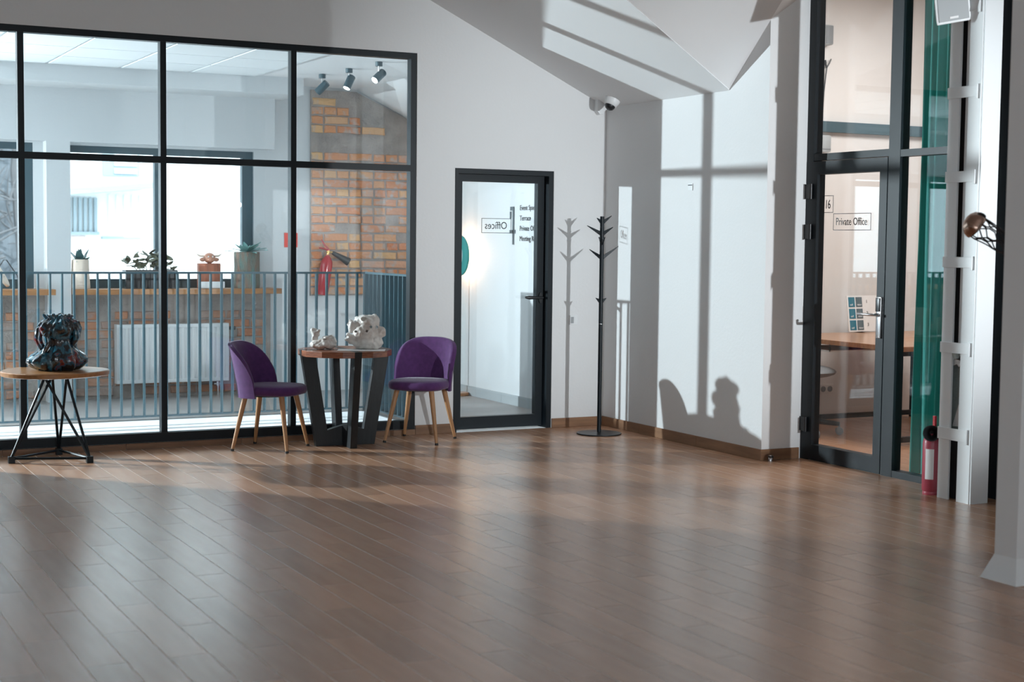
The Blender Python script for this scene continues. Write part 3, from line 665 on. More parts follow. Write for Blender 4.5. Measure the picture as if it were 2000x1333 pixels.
# ------------------------------------------------------------------ small fittings on the walls
sw = thing('wall_socket', 'white wall switch plate between the door and the coat stand', 'switch', (6.047, WY, .872))
build(B(-.036, .036, -.008, 0, -.038, .038), 'plate', 'trimw', sw, bev=.003); build(B(-.024, .002, -.011, -.008, -.026, .026), 'rocker', 'spk', sw, bev=.001); build(B(.006, .026, -.0105, -.008, -.026, .026), 'rocker', 'trimw', sw, bev=.001)
dm = thing('dome_camera', 'white dome security camera in the corner under the ceiling', 'camera', (6.24, 10.46, mz(6.24) - .002)); dm.rotation_euler = (0, math.atan(SL), 0)
build(MB().lathe([(0, 0), (.062, 0), (.06, -.02), (.048, -.052), (.043, -.055), (0, -.055)], 28), 'housing', 'trimw', dm, sm=True)
build(MB().lathe([(.0, -.094), (.016, -.092), (.031, -.083), (.041, -.066), (.043, -.053), (0, -.050)], 24), 'dome', 'blackp', dm, sm=True)
sr = thing('alarm_sounder', 'white rounded alarm sounder at the top of the back wall corner', 'alarm', (6.275, WY, 2.615))
build(MB().prism([(-.06, .055), (.04, .0), (.045, -.03), (.02, -.04), (-.005, -.075), (-.035, -.08), (-.06, -.05)], -.06, 0, YF), 'housing', 'trimw', sr, bev=.006, sm=True)
build(B(-.012, .012, -.006, 0, -.012, .012), 'base_plate', 'trimw', sr)
slot = thing('wall_sensor', 'tiny white sensor plate with a dark slot on the right wall', 'sensor', (WX, 9.47, 1.935))
build(B(-.006, 0, -.03, .03, -.035, .015), 'plate', 'trimw', slot, bev=.001); build(B(-.008, -.006, -.026, .026, .001, .007), 'slot', 'blackp', slot)
dsb = thing('door_stop', 'small steel door stop with a black ring at the wall corner', 'door stop', (6.375, 8.475, 0))
build(MB().lathe([(0, 0), (.017, 0), (.017, .022), (.014, .026), (.014, .044), (0, .046)], 18), 'post', 'chrome', dsb, sm=True); build(MB().lathe([(.013, .024), (.021, .026), (.021, .038), (.013, .040)], 18), 'ring', 'blackp', dsb, sm=True)
# ------------------------------------------------------------------ private office front
OX = 6.69
d2 = root('door_2', 'black framed glass door and sidelight of the private office')
F0, F1 = OX - .02, OX + .055
build(B(F0, F1, 8.455, 8.528, 0, 3.7), 'jamb', 'black', d2)
build(B(F0, F1, 7.575, 7.683, 0, 3.7), 'mullion', 'black', d2)
build(B(F0, F1, 7.05, 7.11, 0, 3.7), 'jamb', 'black', d2)
build(B(F0 + .002, F1, 7.683, 8.455, 2.088, 2.135), 'transom', 'black', d2); build(B(F0 + .002, F1, 7.11, 7.575, 2.080, 2.125), 'transom', 'black', d2)
build(B(F0 + .002, F1, 7.11, 7.575, 0, .045), 'bottom_rail', 'black', d2)
build(B(OX + .016, OX + .024, 7.68, 8.46, 2.13, 3.7), 'pane', 'glass', d2); build(B(OX + .016, OX + .024, 7.105, 7.58, 2.12, 3.7), 'pane', 'glass', d2); build(B(OX + .016, OX + .024, 7.105, 7.58, .04, 2.085), 'pane', 'glass', d2)
Y0, Y1 = 7.688, 8.450
lf = build(B(F0 - .004, F1 - .01, Y1 - .046, Y1, .006, 2.082).box(F0 - .004, F1 - .01, Y0, Y0 + .072, .006, 2.082).box(F0 - .004, F1 - .01, Y0 + .072, Y1 - .046, 1.992, 2.082).box(F0 - .004, F1 - .01, Y0 + .072, Y1 - .046, .006, .112), 'leaf', 'black', d2)
build(B(OX + .010, OX + .018, Y0 + .066, Y1 - .040, .106, 1.998), 'pane', 'glass', lf)
for z in (1.877, 1.598, .249):
    build(MB().tube([(F0 - .016, 8.455, z - .052), (F0 - .016, 8.455, z + .052)], .011, 10).box(F0 - .012, F0, 8.452, 8.528, z - .05, z + .05), 'hinge', 'blackp', d2, sm=True)
lk = build(B(F0 - .020, F0 - .004, Y0 + .012, Y0 + .054, .90, 1.172), 'lock_plate', 'chrome', lf, bev=.006, sm=True)
build(B(F0 - .030, F0 - .0195, Y0 + .014, Y0 + .052, 1.075, 1.166), 'card_reader', 'blackp', lk, bev=.005, sm=True)
build(MB().tube([(F0 - .012, Y0 + .033, 1.055), (F0 - .062, Y0 + .033, 1.055), (F0 - .070, Y0 + .045, 1.055), (F0 - .070, Y0 + .17, 1.055), (F0 - .064, Y0 + .185, 1.055)], .0095, 10), 'lever', 'chrome', lk, sm=True)
NY = (0, -1, 0); GX = OX + .0095
frame_line(lf, (GX, 8.377, 1.728), NY, .112, .119, .004); frame_line(lf, (GX, 8.261, 1.608), NY, .388, .115, .004)
text('1', .088, 'text', lf, (GX - .0005, 8.355, 1.757), NY, ZU, sx=.72); text('6', .088, 'text', lf, (GX - .0005, 8.325, 1.757), NY, ZU, sx=.72); text('Private Office', .073, 'text', lf, (GX - .0005, 8.235, 1.643), NY, ZU, sx=.80)
# ------------------------------------------------------------------ the office behind it
struct(B(6.70, 10.2, 4.5, 10.6, -.15, -.002), 'floor_office', 'grout', 'brown plank floor of the office')
of = MB(); i = 0; x = 6.74
while x < 10.1:
    y = 4.6 + (.42 if i % 2 else 0)
    while y < 10.4: of.add(*bevel_box(x, x + PW - .003, y, min(y + PL - .003, 10.485), -.003, .0)); y += PL
    x += PW; i += 1
tag(build(of, 'planks', 'tile', bpy.data.objects['floor_office']), kind='stuff')
struct(B(6.69, 10.3, 10.49, 10.6, 0, 3.8), 'wall_office_back', 'beige', 'beige back wall of the office')
struct(B(10.1, 10.3, 4.4, 10.5, 0, 3.8), 'wall_office_far', 'beige', 'beige far wall of the office')
struct(B(6.69, 10.3, 4.3, 4.5, 0, 3.8), 'wall_office_front', 'beige', 'beige near wall of the office')
struct(B(6.66, 10.3, 4.3, 10.6, 3.72, 3.84), 'ceiling_office', 'ceil', 'white office ceiling')
struct(B(6.692, 6.80, 8.53, 10.49, 0, 3.72), 'wall_office_left', 'beige', 'beige office wall behind the right wall')
struct(B(6.692, 6.80, 4.5, 7.05, 0, 3.72), 'wall_office_right', 'beige', 'beige office wall beside the sidelight')
struct(B(7.2, 10.1, 10.44, 10.49, 2.475, 2.566), 'trim_7', 'wframe', 'slate-blue bar across the office back wall')
lamp('office_lamp', 'AREA', (8.4, 8.6, 3.68), 92, (1.0, .965, .94), shape='RECTANGLE', size=1.4, size_y=1.4)
ol = thing('office_ceiling_lamp', 'flat square white ceiling lamp in the office', 'lamp', (8.4, 8.6, 3.70)); build(B(-.7, .7, -.7, .7, 0, .02), 'housing', 'trimw', ol, bev=.004)
# curtain
cu = MB(); nC = 72; pts = []
for k in range(nC + 1):
    y = 7.10 + .42 * k / nC; pts.append((6.80 + .026 * math.sin(k * 2 * PI / 12) + .008 * math.sin(k * .9), y))
zz = [.03, .5, 1.0, 1.6, 2.2, 2.8, 3.6]; vs = []
for off in (0, .004):
    for j, z in enumerate(zz):
        for k, (x, y) in enumerate(pts): vs.append((x + off + .01 * math.sin(k * .35 + z) , y + .006 * math.sin(z * 1.7 + k * .2), z))
n1 = nC + 1; nz_ = len(zz); fs = []
for s_ in (0, 1):
    for j in range(nz_ - 1):
        for k in range(nC): a = s_ * n1 * nz_ + j * n1 + k; fs.append((a, a + 1, a + n1 + 1, a + n1))
for j in range(nz_ - 1):
    for k in (0, nC): a = j * n1 + k; b = a + n1 * nz_; fs.append((a, a + n1, b + n1, b))
cuo = MB(); cuo.add(vs, fs); cu = thing('curtain', 'teal pleated curtain hanging behind the office sidelight', 'curtain')
build(cuo, 'cloth', 'teal', cu, sm=True, ang=80); build(MB().tube([(6.80, 7.0, 3.61), (6.80, 8.4, 3.61)], .012, 8), 'curtain_rod', 'black', cu, sm=True)
# desk
dk = thing('office_desk', 'oak-topped office desk on black frame legs behind the glass door', 'desk', (0, 0, 0))
build(B(7.70, 9.3, 8.69, 9.50, .715, .752), 'desk_top', 'oak', dk, bev=.003); build(B(7.70, 9.3, 9.505, 10.30, .715, .752), 'desk_top', 'oak', dk, bev=.003)
for y in (8.76, 10.2):
    build(B(7.76, 7.80, y, y + .04, 0, .715), 'leg', 'black', dk); build(B(9.2, 9.24, y, y + .04, 0, .715), 'leg', 'black', dk); build(B(7.80, 9.2, y, y + .04, .02, .06), 'foot_bar', 'black', dk); build(B(7.80, 9.2, y, y + .04, .675, .715), 'top_bar', 'black', dk)
build(B(7.74, 8.3, 9.55, 10.1, .655, .665), 'under_shelf', 'card', dk)
build(B(7.74, 7.75, 9.55, 9.56, .655, .715).box(7.74, 7.75, 10.09, 10.10, .655, .715), 'shelf_bracket', 'black', dk)
ms = thing('computer_mouse', 'white computer mouse at the near edge of the office desk', 'mouse', (8.25, 9.0, .752)); build(MB().sphere((0, 0, .012), (.055, .032, .022), 16, 8), 'shell', 'card', ms, sm=True); build(B(-.012, .012, -.003, .003, .030, .036), 'wheel', 'grey', ms)
kb = thing('notebook', 'white notebook on the office desk beside the mouse', 'notebook', (8.45, 8.90, .752)); build(B(-.1, .1, -.14, .14, 0, .012), 'cover', 'card', kb, bev=.002); build(B(-.096, .096, -.136, .136, .012, .014), 'page', 'silver', kb)
# card board
cb = thing('card_board', 'white upright board with blue and grey pass cards, numbered 1 to 3', 'board', (8.47, 10.20, .763)); cb.rotation_euler = (R(-8), 0, R(6))
build(B(0, .42, -.004, .004, 0, .31), 'board', 'card', cb)
for r_ in range(3):
    for c in range(2):
        x0, z0 = .016 + c * .088, .212 - r_ * .1
        q = build(B(x0, x0 + .074, -.0065, -.004, z0, z0 + .085), 'pass_card', 'cardT' if c == 0 else 'cardG', cb)
        text('staff' if c == 0 else 'visitor', .024, 'card', q, (x0 + .014, -.0070, z0 + .012), (1, 0, 0), ZU, sx=.85)
    text(str(r_ + 1), .04, 'text', cb, (.225, -.0050, .245 - r_ * .1), (1, 0, 0), ZU)
build(B(.15, .25, .004, .09, 0, .004).box(.19, .21, .004, .012, 0, .22), 'stand', 'card', cb)
# office chair
oc = thing('office_chair', 'grey swivel office chair at the desk behind the glass door', 'chair', (7.54, 9.62, 0), R(-20))
build(MB().sphere((0, 0, .50), (.26, .25, .055), 24, 10), 'seat', 'grey', oc, sm=True)
build(MB().tube([(0, 0, .10), (0, 0, .46)], .028, 12), 'column', 'blackp', oc, sm=True)
build(MB().sphere((-.26, 0, .82), (.05, .22, .26), 20, 10).tube([(-.22, 0, .48), (-.30, 0, .60), (-.28, 0, .75)], .02, 8), 'backrest', 'grey', oc, sm=True)
for k in range(5):
    a = R(72 * k - 15); d = Vector((math.cos(a), math.sin(a), 0))
    lg = build(MB().tube([Vector((0, 0, .12)), d * .29 + Vector((0, 0, .085))], [.028, .017], 8), 'base_arm', 'blackp', oc, sm=True)
    nrm = Vector((-d.y, d.x, 0))
    build(MB().tube([d * .29 + nrm * -.026 + Vector((0, 0, .031)), d * .29 + nrm * -.006 + Vector((0, 0, .031))], .031, 14).tube([d * .29 + nrm * .006 + Vector((0, 0, .031)), d * .29 + nrm * .026 + Vector((0, 0, .031))], .031, 14).tube([d * .29 + Vector((0, 0, .03)), d * .29 + Vector((0, 0, .09))], .008, 8), 'caster', 'grey', lg, sm=True)
# fittings on the office wall
so = thing('double_socket', 'grey double power socket low on the office wall', 'socket', (8.47, 10.49, .245)); build(B(-.075, .075, -.01, 0, -.04, .04), 'plate', 'beige', so, bev=.003)
for x in (-.037, .037): build(MB().lathe([(.0, .0), (.026, 0), (.026, .004), (.02, .005), (.018, .001), (0, .001)], 18, M=Matrix.Translation((x, -.010, 0)) @ Matrix.Rotation(R(90), 4, 'X')), 'outlet', 'grey', so, sm=True)
ac = thing('wall_box', 'grey rounded wall unit under the slate bar in the office', 'wall unit', (8.335, 10.49, 2.37)); build(B(-.06, .06, -.09, 0, -.075, .075), 'housing', 'spk', ac, bev=.02, sm=True); build(B(-.05, .05, -.093, -.089, -.05, -.04), 'vent', 'grey', ac)
ac2 = thing('wall_speaker', 'small grey wall speaker high in the office', 'speaker', (8.345, 10.49, 3.295)); build(B(-.045, .045, -.09, 0, -.085, .085), 'housing', 'spk', ac2, bev=.015, sm=True); build(B(-.036, .036, -.093, -.089, -.075, .075), 'grille', 'grey', ac2)
cbl = thing('hanging_cable', 'loose black cable with a plug hanging on the office wall', 'cable', (8.36, 10.485, 2.566))
build(MB().tube([(-.015, -.012, 0), (-.012, -.012, .1), (-.005, -.012, .25), (.01, -.012, .38), (.02, -.014, .46), (.045, -.016, .50), (.06, -.018, .535)], .0055, 8), 'cord', 'blackp', cbl, sm=True); build(MB().tube([(.02, -.014, .46), (.0, -.016, .49)], .009, 8).tube([(.0, -.016, .49), (-.012, -.018, .52)], .014, 8), 'plug', 'blackp', cbl, sm=True)
# ------------------------------------------------------------------ white latticed steel column
sc = thing('steel_column', 'white painted steel column with batten plates and a broken niche', 'column')
build(B(6.405, 6.417, 6.775, 6.865, 0, 4.0).box(6.417, 6.535, 6.853, 6.865, 0, 4.0), 'angle', 'trimw', sc)
build(B(6.400, 6.535, 6.600, 6.612, 0, 4.0).box(6.400, 6.412, 6.612, 6.700, 0, 4.0), 'angle', 'trimw', sc)
build(B(6.405, 6.54, 6.588, 6.599, 0, 4.0), 'cladding', 'trimw', sc)
build(B(6.462, 6.52, 6.612, 6.853, 0, .36).box(6.462, 6.52, 6.612, 6.853, .84, 4.0), 'core', 'gap', sc)
build(B(6.43, 6.462, 6.700, 6.752, .86, 4.0), 'strip', 'trimw', sc)
build(B(6.47, 6.52, 6.612, 6.853, .36, .84), 'niche_panel', 'plaster', sc)
nv = MB(); nv.prism([(6.705, .44), (6.79, .44), (6.77, .50), (6.745, .57), (6.712, .62)], 6.44, 6.47, XF); build(nv, 'plaster_shard', 'trimw', sc)
nv = MB(); nv.prism([(6.705, .83), (6.79, .845), (6.79, .80), (6.76, .812), (6.74, .795), (6.72, .81), (6.705, .80)], 6.43, 6.47, XF); build(nv, 'plaster_edge', 'trimw', sc)
for z0, z1 in ((2.376, 2.442), (1.884, 1.949), (1.384, 1.447), (.878, .941), (.360, .431), (2.87, 2.935)):
    bt = build(B(6.393, 6.4, 6.63, 6.865, z0, z1).box(6.40, 6.405, 6.775, 6.865, z0, z1), 'batten', 'trimw', sc, bev=.002)
    build(B(6.388, 6.3935, 6.618, 6.634, z0 - .012, z1 + .006), 'weld', 'trimw', bt, bev=.002)
build(MB().tube([(6.42, 6.75, .845), (6.415, 6.76, .89), (6.42, 6.745, .92)], [.018, .022, .012], 8), 'plaster_lump', 'plaster', sc, sm=True)
# black frame right behind the column
struct(B(6.672, 6.69, 5.2, 7.045, 0, 4.0), 'trim_8', 'black', 'black panel behind the white column')
# speaker on the column
sp = thing('wall_loudspeaker', 'silver-grey loudspeaker tilted on a bracket high on the white column', 'speaker', (6.30, 6.78, 3.0)); sp.rotation_euler = (R(14), R(-10), R(-30))
build(MB().prism([(-.10, -.06), (.10, -.06), (.065, .1), (-.065, .1)], -.19, .19, ZF), 'cabinet', 'trimw', sp, bev=.008)
build(B(-.088, .088, -.066, -.060, -.175, .175), 'grille', 'spk', sp, bev=.003); build(B(-.025, .025, -.069, -.066, -.162, -.150), 'badge', 'card', sp)
build(MB().tube([(0, .1, -.03), (0.02, .15, -.06), (.06, .17, -.06)], .014, 8).box(-.02, .02, .09, .11, -.09, .03), 'bracket', 'trimw', sp)
# fire extinguisher on the floor
fe = thing('fire_extinguisher', 'dull red fire extinguisher standing on the floor by the white column', 'extinguisher', (6.447, 6.968, 0), R(0)); fe.scale = (.92, .92, .88)
build(MB().lathe([(0, .0), (.050, 0), (.053, .01), (.050, .022), (.0575, .032), (.0575, .36), (.052, .385), (.034, .41), (.018, .42), (.018, .435), (0, .435)], 28), 'cylinder', 'redm', fe, sm=True)
build(MB().lathe([(0, 0), (.0, 0)], 3).add([(.0582 * math.cos(a), .0582 * math.sin(a), z) for z in (.11, .32) for a in [R(188 + 7 * k) for k in range(9)]], [(k, k + 1, k + 10, k + 9) for k in range(8)]), 'paper_label', 'card', fe)
build(MB().tube([(0, 0, .43), (0, 0, .465)], .014, 12), 'valve', 'brass', fe, sm=True)
hdv = Vector((-.70, -.70, .10)).normalized(); hq = hdv.to_track_quat('Z', 'Y').to_matrix().to_4x4()
build(MB().tube([(0, 0, .45), hdv * .03 + Vector((0, 0, .437))], [.012, .018], 12).lathe([(.016, 0), (.030, .045), (.053, .085), (.056, .088), (.053, .092), (.045, .086), (.024, .05), (.010, .015), (0, .012)], 28, M=Matrix.Translation((0, 0, .425)) @ hq), 'horn', 'blackp', fe, sm=True)
build(B(.0, .022, -.01, .01, .462, .475).box(.012, .028, -.011, .011, .47, .545), 'lever', 'red', fe, bev=.003)
# near grey pier
pr = tag(link('pillar', None), 'plain light-painted square pillar with a flared foot at the right edge', 'pillar')
build(B(5.08, 5.30, 4.93, 5.065, .10, 4.4), 'shaft', 'paint', pr, bev=.003)
vs = [(5.045, 4.895, 0), (5.335, 4.895, 0), (5.335, 5.115, 0), (5.045, 5.115, 0), (5.075, 4.925, .10), (5.305, 4.925, .10), (5.305, 5.07, .10), (5.075, 5.07, .10), (5.08, 4.93, .115), (5.30, 4.93, .115), (5.30, 5.065, .115), (5.08, 5.065, .115)]
fb = MB(); fb.add(vs, [(3, 2, 1, 0)] + [(a, (a + 1) % 4, 4 + (a + 1) % 4, 4 + a) for a in range(4)] + [(4 + a, 4 + (a + 1) % 4, 8 + (a + 1) % 4, 8 + a) for a in range(4)] + [(8, 9, 10, 11)]); build(fb, 'foot', 'trimw', pr)
# metal jellyfish on the far side of that pillar
jf = thing('metal_jellyfish', 'metal jellyfish sculpture with a bronze bell reaching out from behind the pillar', 'sculpture', (5.175, 5.34, 1.608))
ax_ = (RT * -.80 + DN * -.60).normalized(); up_ = ax_.cross(FW).normalized(); side_ = FW
Mj = Matrix((( up_.x, side_.x, ax_.x, 0), (up_.y, side_.y, ax_.y, 0), (up_.z, side_.z, ax_.z, 0), (0, 0, 0, 1)))
build(MB().lathe([(.052, -.012), (.062, -.006), (.064, .004), (.060, .022), (.048, .042), (.028, .056), (0, .061)], 28, M=Mj, fn=lambda v, t, r_, z: Vector((v.x * (1 + .06 * math.cos(6 * t)), v.y * (1 + .06 * math.cos(6 * t)), z))).lathe([(.0, .03), (.03, .02), (.052, -.012)], 28, M=Mj), 'bell', 'bronze', jf, sm=True, ang=80)
end = Vector((5.345, 5.085, 1.425)) - Vector((5.175, 5.34, 1.608))
nt = 9
for k in range(nt):
    pts = []
    for j in range(13):
        f = j / 12; ph = 2 * PI * (k / nt) + (.30 * (1 if (j // 2) % 2 else -1) * (1 if k % 2 else -1)) * (1 - f * .3)
        rr = .048 * (1 - .45 * f) * (1 + .08 * math.sin(j + k))
        c = end * f + Vector((0, 0, -.012 * math.sin(f * PI)))
        pts.append(c + up_ * (rr * math.cos(ph) * 1.1) + side_ * (rr * math.sin(ph)))
    build(MB().tube(pts, [.0034] * 9 + [.003, .0026, .0022, .0018], 6), 'tentacle', 'darkwire', jf, sm=True)
for k in (0, 4):
    pts = []
    for j in range(11):
        f = j / 10; c = end * f * 1.02; pts.append(c + up_ * ((-.05 if k else -.046) * (1 + .5 * math.sin(f * PI))) + DN * (.035 * math.sin(f * PI * .9)) + side_ * (.012 * math.sin(j * 1.3 + k)))
    build(MB().tube(pts, .0028, 6), 'tentacle', 'darkwire', jf, sm=True)
# ------------------------------------------------------------------ things on the landing
fx = thing('wall_extinguisher', 'bright red fire extinguisher with black horn tilted on the brick wall', 'extinguisher', (5.115, 14.085, .955)); fx.rotation_euler = (0, R(9), 0)
build(MB().lathe([(0, 0), (.055, 0), (.060, .012), (.060, .30), (.055, .335), (.035, .372), (.018, .39), (.018, .40), (0, .40)], 26), 'cylinder', 'red', fx, sm=True)
build(MB().tube([(0, 0, .395), (0, 0, .44)], .014, 12).tube([(-.02, 0, .425), (.05, 0, .43)], .011, 10), 'valve', 'brass', fx, sm=True)
build(MB().tube([(.04, 0, .43), (.11, -.005, .405), (.22, -.01, .365)], [.018, .026, .042], 18), 'horn', 'blackp', fx, sm=True)
build(MB().tube([(.01, 0, .445), (-.05, 0, .49), (-.09, 0, .535)], [.009, .009, .006], 8), 'lever', 'red', fx, sm=True); build(MB().tube([(.0, 0, .44), (-.06, 0, .455), (-.10, 0, .452)], [.009, .009, .006], 8), 'carry_handle', 'red', fx, sm=True)
build(B(-.03, .03, .045, .088, .12, .16), 'wall_bracket', 'black', fx)
rsn = thing('fire_sign', 'square red fire sign on the white landing wall', 'sign', (4.835, LY, 1.49)); build(B(-.068, .068, -.006, 0, -.07, .07), 'plate', 'redsign', rsn, bev=.001)
# spotlights
def spotl(x, y, label, rx, ry, rz):
    t = thing('ceiling_spot', label, 'spotlight', (x, y, 2.988), group='spotlights on the corridor ceiling'); t.scale = (.85, .85, .85)
    build(MB().lathe([(0, 0), (.036, 0), (.036, -.042), (0, -.042)], 20), 'canopy', 'wframe', t, sm=True)
    build(MB().tube([(0, 0, -.04), (0, 0, -.10)], .007, 8), 'stem', 'chrome', t, sm=True)
    Mh = Matrix.Translation((0, 0, -.14)) @ Matrix.Rotation(R(rz), 4, 'Z') @ Matrix.Rotation(R(ry), 4, 'Y')
    hd = build(MB().lathe([(0, .075), (.038, .075), (.041, .07), (.041, -.072), (.037, -.075), (.035, -.066), (0, -.066)], 22, M=Mh), 'lamp_head', 'wframe', t, sm=True)
    build(MB().lathe([(0, -.070), (.034, -.070), (.034, -.067), (0, -.067)], 18, M=Mh), 'lens', 'bulb', hd)
spotl(4.737, 13.05, 'slate ceiling spotlight nearest the brick wall, turned away', 0, 48, -42)
spotl(4.781, 12.49, 'slate ceiling spotlight in the middle of the row, aimed down', 0, 30, 22)
spotl(4.812, 11.88, 'slate ceiling spotlight nearest the glass partition', 0, 52, 22)
# floor lamp with round teal shade
fl = thing('floor_lamp', 'floor lamp with a round teal disc shade and warm halo on the corridor wall', 'lamp', (6.225, 13.28, 0))
build(MB().lathe([(0, 0), (.10, 0), (.105, .008), (.10, .03), (0, .03)], 28), 'base', 'oak', fl, sm=True); build(MB().tube([(0, 0, .03), (0, 0, 1.20)], .008, 8), 'pole', 'leg', fl, sm=True)
MX = Matrix.Translation((0, 0, 1.36)) @ Matrix.Rotation(R(-90), 4, 'Y')
dsk = build(MB().lathe([(0, -.02), (.19, -.02), (.195, -.012), (.19, .0), (0, .0)], 44, M=MX), 'shade', 'tealp', fl, sm=True)
build(MB().lathe([(0, .0005), (.125, .0005), (.125, .006), (0, .006)], 40, M=Matrix.Translation((0, .05, 0)) @ MX), 'face_disc', 'card', dsk)
build(MB().lathe([(.165, -.034), (.172, -.026), (.165, -.021), (.158, -.026)], 40, M=MX), 'light_ring', 'halo', dsk)
lamp('floor_lamp_glow', 'POINT', (6.285, 13.28, 1.36), 14, (1, .55, .30), shadow_soft_size=.03)
# pots and ornaments on the window boards
def leafmesh(l, w):
    mb = MB(); n = 6; vs = []
    for i in range(n + 1):
        f = i / n; ww = w * math.sin(PI * (f ** .8)) ** .8; vs += [(-ww, f * l, -.12 * l * f * f), (0, f * l, .06 * w - .10 * l * f * f), (ww, f * l, -.12 * l * f * f)]
    fs = []
    for i in range(n): fs += [(3 * i, 3 * i + 1, 3 * i + 4, 3 * i + 3), (3 * i + 1, 3 * i + 2, 3 * i + 5, 3 * i + 4)]
    vs2 = [(a, b, c - .0012) for a, b, c in vs]; k = len(vs); fs += [tuple(i + k for i in f)[::-1] for f in fs]
    mb.add(vs + vs2, fs); return mb.mesh('leaf')
def logfn(seed, amp):
    return lambda v, t, r_, z: Vector((v.x * (1 + amp * noise.noise(Vector((math.cos(t) * 2, math.sin(t) * 2, z * 3 + seed)))), v.y * (1 + amp * noise.noise(Vector((math.cos(t) * 2, math.sin(t) * 2, z * 3 + seed)))), z))
SZ = 1.0285
bv = thing('birch_pot', 'birch-bark log pot with a dark teal ceramic plant by the white pillar', 'pot', (2.79, 14.06, SZ))
build(MB().lathe([(0, 0), (.083, 0), (.085, .02), (.08, .14), (.076, .262), (.066, .268), (.06, .24), (0, .24)], 30, fn=logfn(1, .12)), 'log', 'birch', bv, sm=True)
lm = leafmesh(.13, .026); lm.materials.append(K['mintd']); lm2 = leafmesh(.12, .03); lm2.materials.append(K['mint'])
def fan(parent, me, n, z, el0, el1, seed, r0=.0, sc=(.8, 1.1), name='ceramic_leaf'):
    q = random.Random(seed)
    for k in range(n):
        o = link(name, me, None, parent, (q.uniform(-r0, r0), q.uniform(-r0, r0), z)); s_ = q.uniform(*sc); o.scale = (s_, s_, s_)
        o.rotation_euler = (R(q.uniform(el0, el1)), 0, 2 * PI * k / n + q.uniform(-.3, .3))
fan(bv, lm, 6, .245, 45, 85, 3, .03); fan(bv, lm2, 5, .245, 5, 40, 4, .03, (.6, .95))
pl = thing('planter', 'black slatted planter box with a leafy olive-green plant', 'planter', (3.42, 14.06, SZ))
build(B(-.235, .235, -.075, .075, 0, .012).box(-.215, .215, -.062, .062, .012, .15), 'box', 'blackp', pl)
for k in range(11): build(B(-.238 + k * .0452, -.238 + k * .0452 + .024, -.078, -.064, .012, .17), 'slat', 'blackp', pl)
build(B(-.24, .24, -.08, .08, .155, .172), 'rim', 'blackp', pl)
lf1 = leafmesh(.095, .027); lf1.materials.append(K['leaf']); q = random.Random(21)
for k in range(76):
    a = q.uniform(0, 2 * PI); x, y, z = q.uniform(-.24, .22), q.uniform(-.08, .07), q.uniform(.20, .33)
    z -= abs(x + .02) * .18
    o = link('leaf', lf1, None, pl, (x, y, z)); s_ = q.uniform(.6, 1.15); o.scale = (s_,) * 3; o.rotation_euler = (R(q.uniform(-20, 60)), R(q.uniform(-40, 40)), a)
for k in range(9):
    x = -.2 + k * .05; build(MB().tube([(x * .5, 0, .15), (x * .8, -.01, .21), (x * 1.1, -.02, .25 - abs(x) * .2)], .004, 6), 'stem', 'leaf', pl, sm=True)
bk_ = thing('wood_block_ornament', 'split red-brown wood block topped with a small copper ceramic head', 'ornament', (3.98, 14.06, SZ))
build(MB().prism([(-.10, .06), (-.105, -.03), (-.06, -.075), (.03, -.07), (.10, -.045), (.10, .06)], 0, .235, ZF), 'block', 'block', bk_, bev=.004)
build(MB().sphere((0, -.01, .285), (.055, .05, .052), 18, 12).sphere((0, -.055, .27), (.03, .02, .022), 12, 8), 'head', 'copper', bk_, sm=True)
for s_ in (-1, 1):
    build(MB().tube([(s_ * .04, 0, .30), (s_ * .09, 0, .305), (s_ * .125, 0, .325)], [.012, .010, .003], 8), 'horn', 'birch', bk_, sm=True)
    build(MB().sphere((s_ * .065, -.01, .27), (.03, .012, .02), 10, 8), 'ear', 'copper', bk_, sm=True)
    build(MB().sphere((s_ * .02, -.054, .298), .008, 8, 6), 'eye', 'card', bk_, sm=True)
cdn = thing('small_card', 'small white card standing before the red-brown wood block', 'card', (3.985, 13.955, SZ)); build(B(-.115, .115, -.002, .002, 0, .065).box(-.115, .115, -.002, .03, 0, .003), 'sheet', 'card', cdn)
gl = thing('log_pot', 'tall green-grey weathered log pot with a mint ceramic flower', 'pot', (4.345, 14.05, SZ))
build(MB().lathe([(0, 0), (.118, 0), (.122, .03), (.118, .2), (.124, .33), (.122, .345), (.108, .345), (.10, .30), (0, .30)], 36, fn=logfn(7, .16)), 'log', 'bark', gl, sm=True)
lm3 = leafmesh(.15, .032); lm3.materials.append(K['mint'])
fan(gl, lm3, 9, .345, 2, 18, 6, .02, (1.1, 1.4), 'petal'); fan(gl, lm3, 9, .35, 20, 50, 8, .03, (.8, 1.2), 'petal'); fan(gl, lm2, 6, .345, 40, 75, 9, .03, (.5, .8), 'petal')
wd = thing('wood_disc_ornament', 'pale round wood slice propped on a bent black wire by the left window', 'ornament', (2.02, 14.06, SZ + .004)); 
build(MB().lathe([(0, -.012), (.145, -.012), (.15, 0), (.145, .012), (0, .012)], 40, M=Matrix.Translation((.06, -.0, .145)) @ Matrix.Rotation(R(58), 4, 'Y') @ Matrix.Rotation(R(14), 4, 'X')), 'slice', 'birch', wd, sm=True)
build(MB().tube([(-.02, .03, 0), (.06, .02, .19), (.10, .02, .255), (.125, .02, .255), (.21, -.01, .12), (.24, -.02, .0)], .005, 8), 'wire', 'blackp', wd, sm=True)
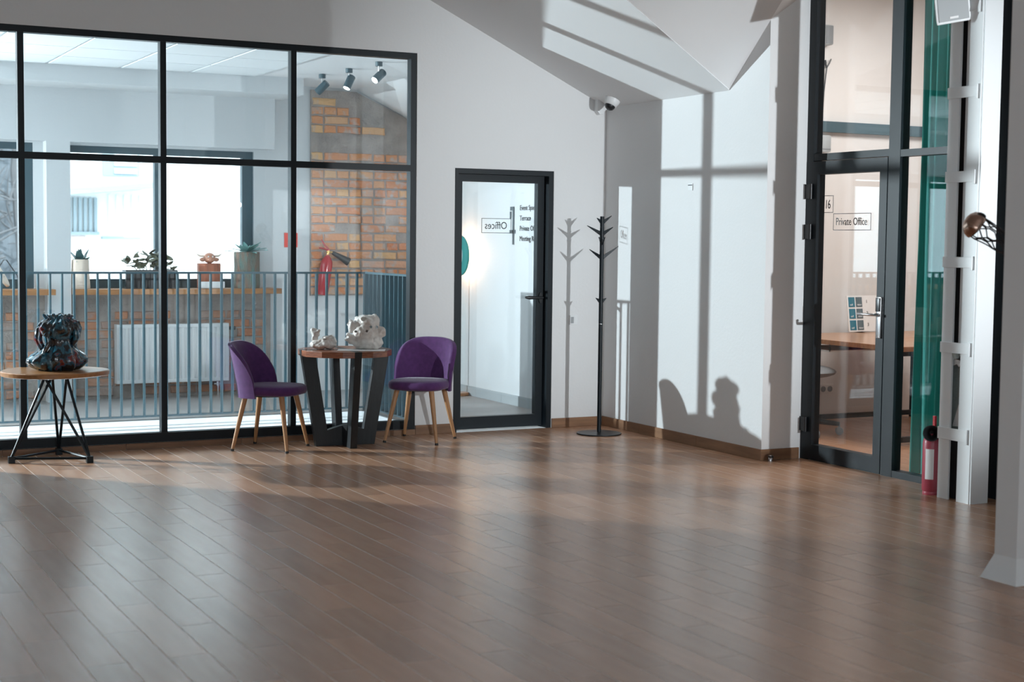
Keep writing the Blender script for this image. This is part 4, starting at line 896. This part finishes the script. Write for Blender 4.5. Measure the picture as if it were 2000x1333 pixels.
# ------------------------------------------------------------------ outside
gd = struct(B(-60, 70, 14.6, 90, -6.2, -6.0), 'ground', 'ground', 'pale paved yard outside')
bd = thing('facade_building', 'sunlit pale building with boards and louvres seen through the landing window', 'building', (0, 26, 0))
build(B(4.6, 14.0, 0, 1.2, -6, 8).box(4.6, 14.0, -.5, 0, -6, .6), 'wall', 'fac', bd)
build(MB().prism([(4.4, 2.22), (6.2, 2.40), (6.2, 2.30), (4.4, 2.12)], -1.0, .02, YF), 'canopy', 'facd', bd)
for k in range(6): build(B(4.95 + k * .085, 4.95 + k * .085 + .05, -.06, 0, 1.56, 2.14), 'board', 'facd', bd)
for k in range(5): build(B(5.62 + k * .13, 5.62 + k * .13 + .03, -.04, 0, 1.56, 2.2), 'board', 'fac', bd)
build(B(4.92, 5.45, -.12, 0, 1.52, 1.57), 'ledge', 'facd', bd); build(B(5.0, 5.24, -.02, .01, .9, 1.5), 'brick_patch', 'facb', bd)
wv = build(B(5.53, 6.15, -.03, .01, 2.52, 3.4), 'louvre_window', 'facd', bd)
for k in range(6): build(B(5.72, 6.10, -.06, -.03, 2.56 + k * .13, 2.64 + k * .13), 'louvre', 'fac', wv)
build(B(5.5, 6.15, -.10, 0, 1.45, 1.49), 'ledge', 'facd', bd)
hg = build(MB().sphere((0, 0, 0), (1, 1, 1), 4, 3), 'tmp', 'hedge'); bpy.data.objects.remove(hg)
hb = thing('scrub_bank', 'grey leafless scrub behind the left landing window', 'bushes', (5.0, 36.5, -6))
mb = MB(); q = random.Random(5)
for k in range(900):
    x, y, z = q.uniform(-6, 2.0), q.uniform(-1.2, 1.2), q.uniform(0, 13); d = Vector((q.uniform(-1, 1), q.uniform(-.3, .3), q.uniform(-.2, 1))).normalized()
    p = Vector((x, y, z)); e = p + d * q.uniform(.5, 1.5); mb.tube([p, p.lerp(e, .5) + Vector((q.uniform(-.12, .12), 0, q.uniform(-.1, .1))), e], [.03, .02, .008], 4, caps=False)
tag(build(mb, 'twigs', 'treeb', hb), kind='stuff')
build(B(-6.5, 2.8, 1.6, 2.2, 0, 14), 'bank', 'hedge', hb)
for k in range(5):
    x = -3.2 + k * 1.35; build(MB().tube([(x, 0, 0), (x + .2, .1, 5), (x - .1, 0, 9), (x + .3, 0, 13)], [.16, .12, .09, .04], 8), 'trunk', 'treeb', hb, sm=True)
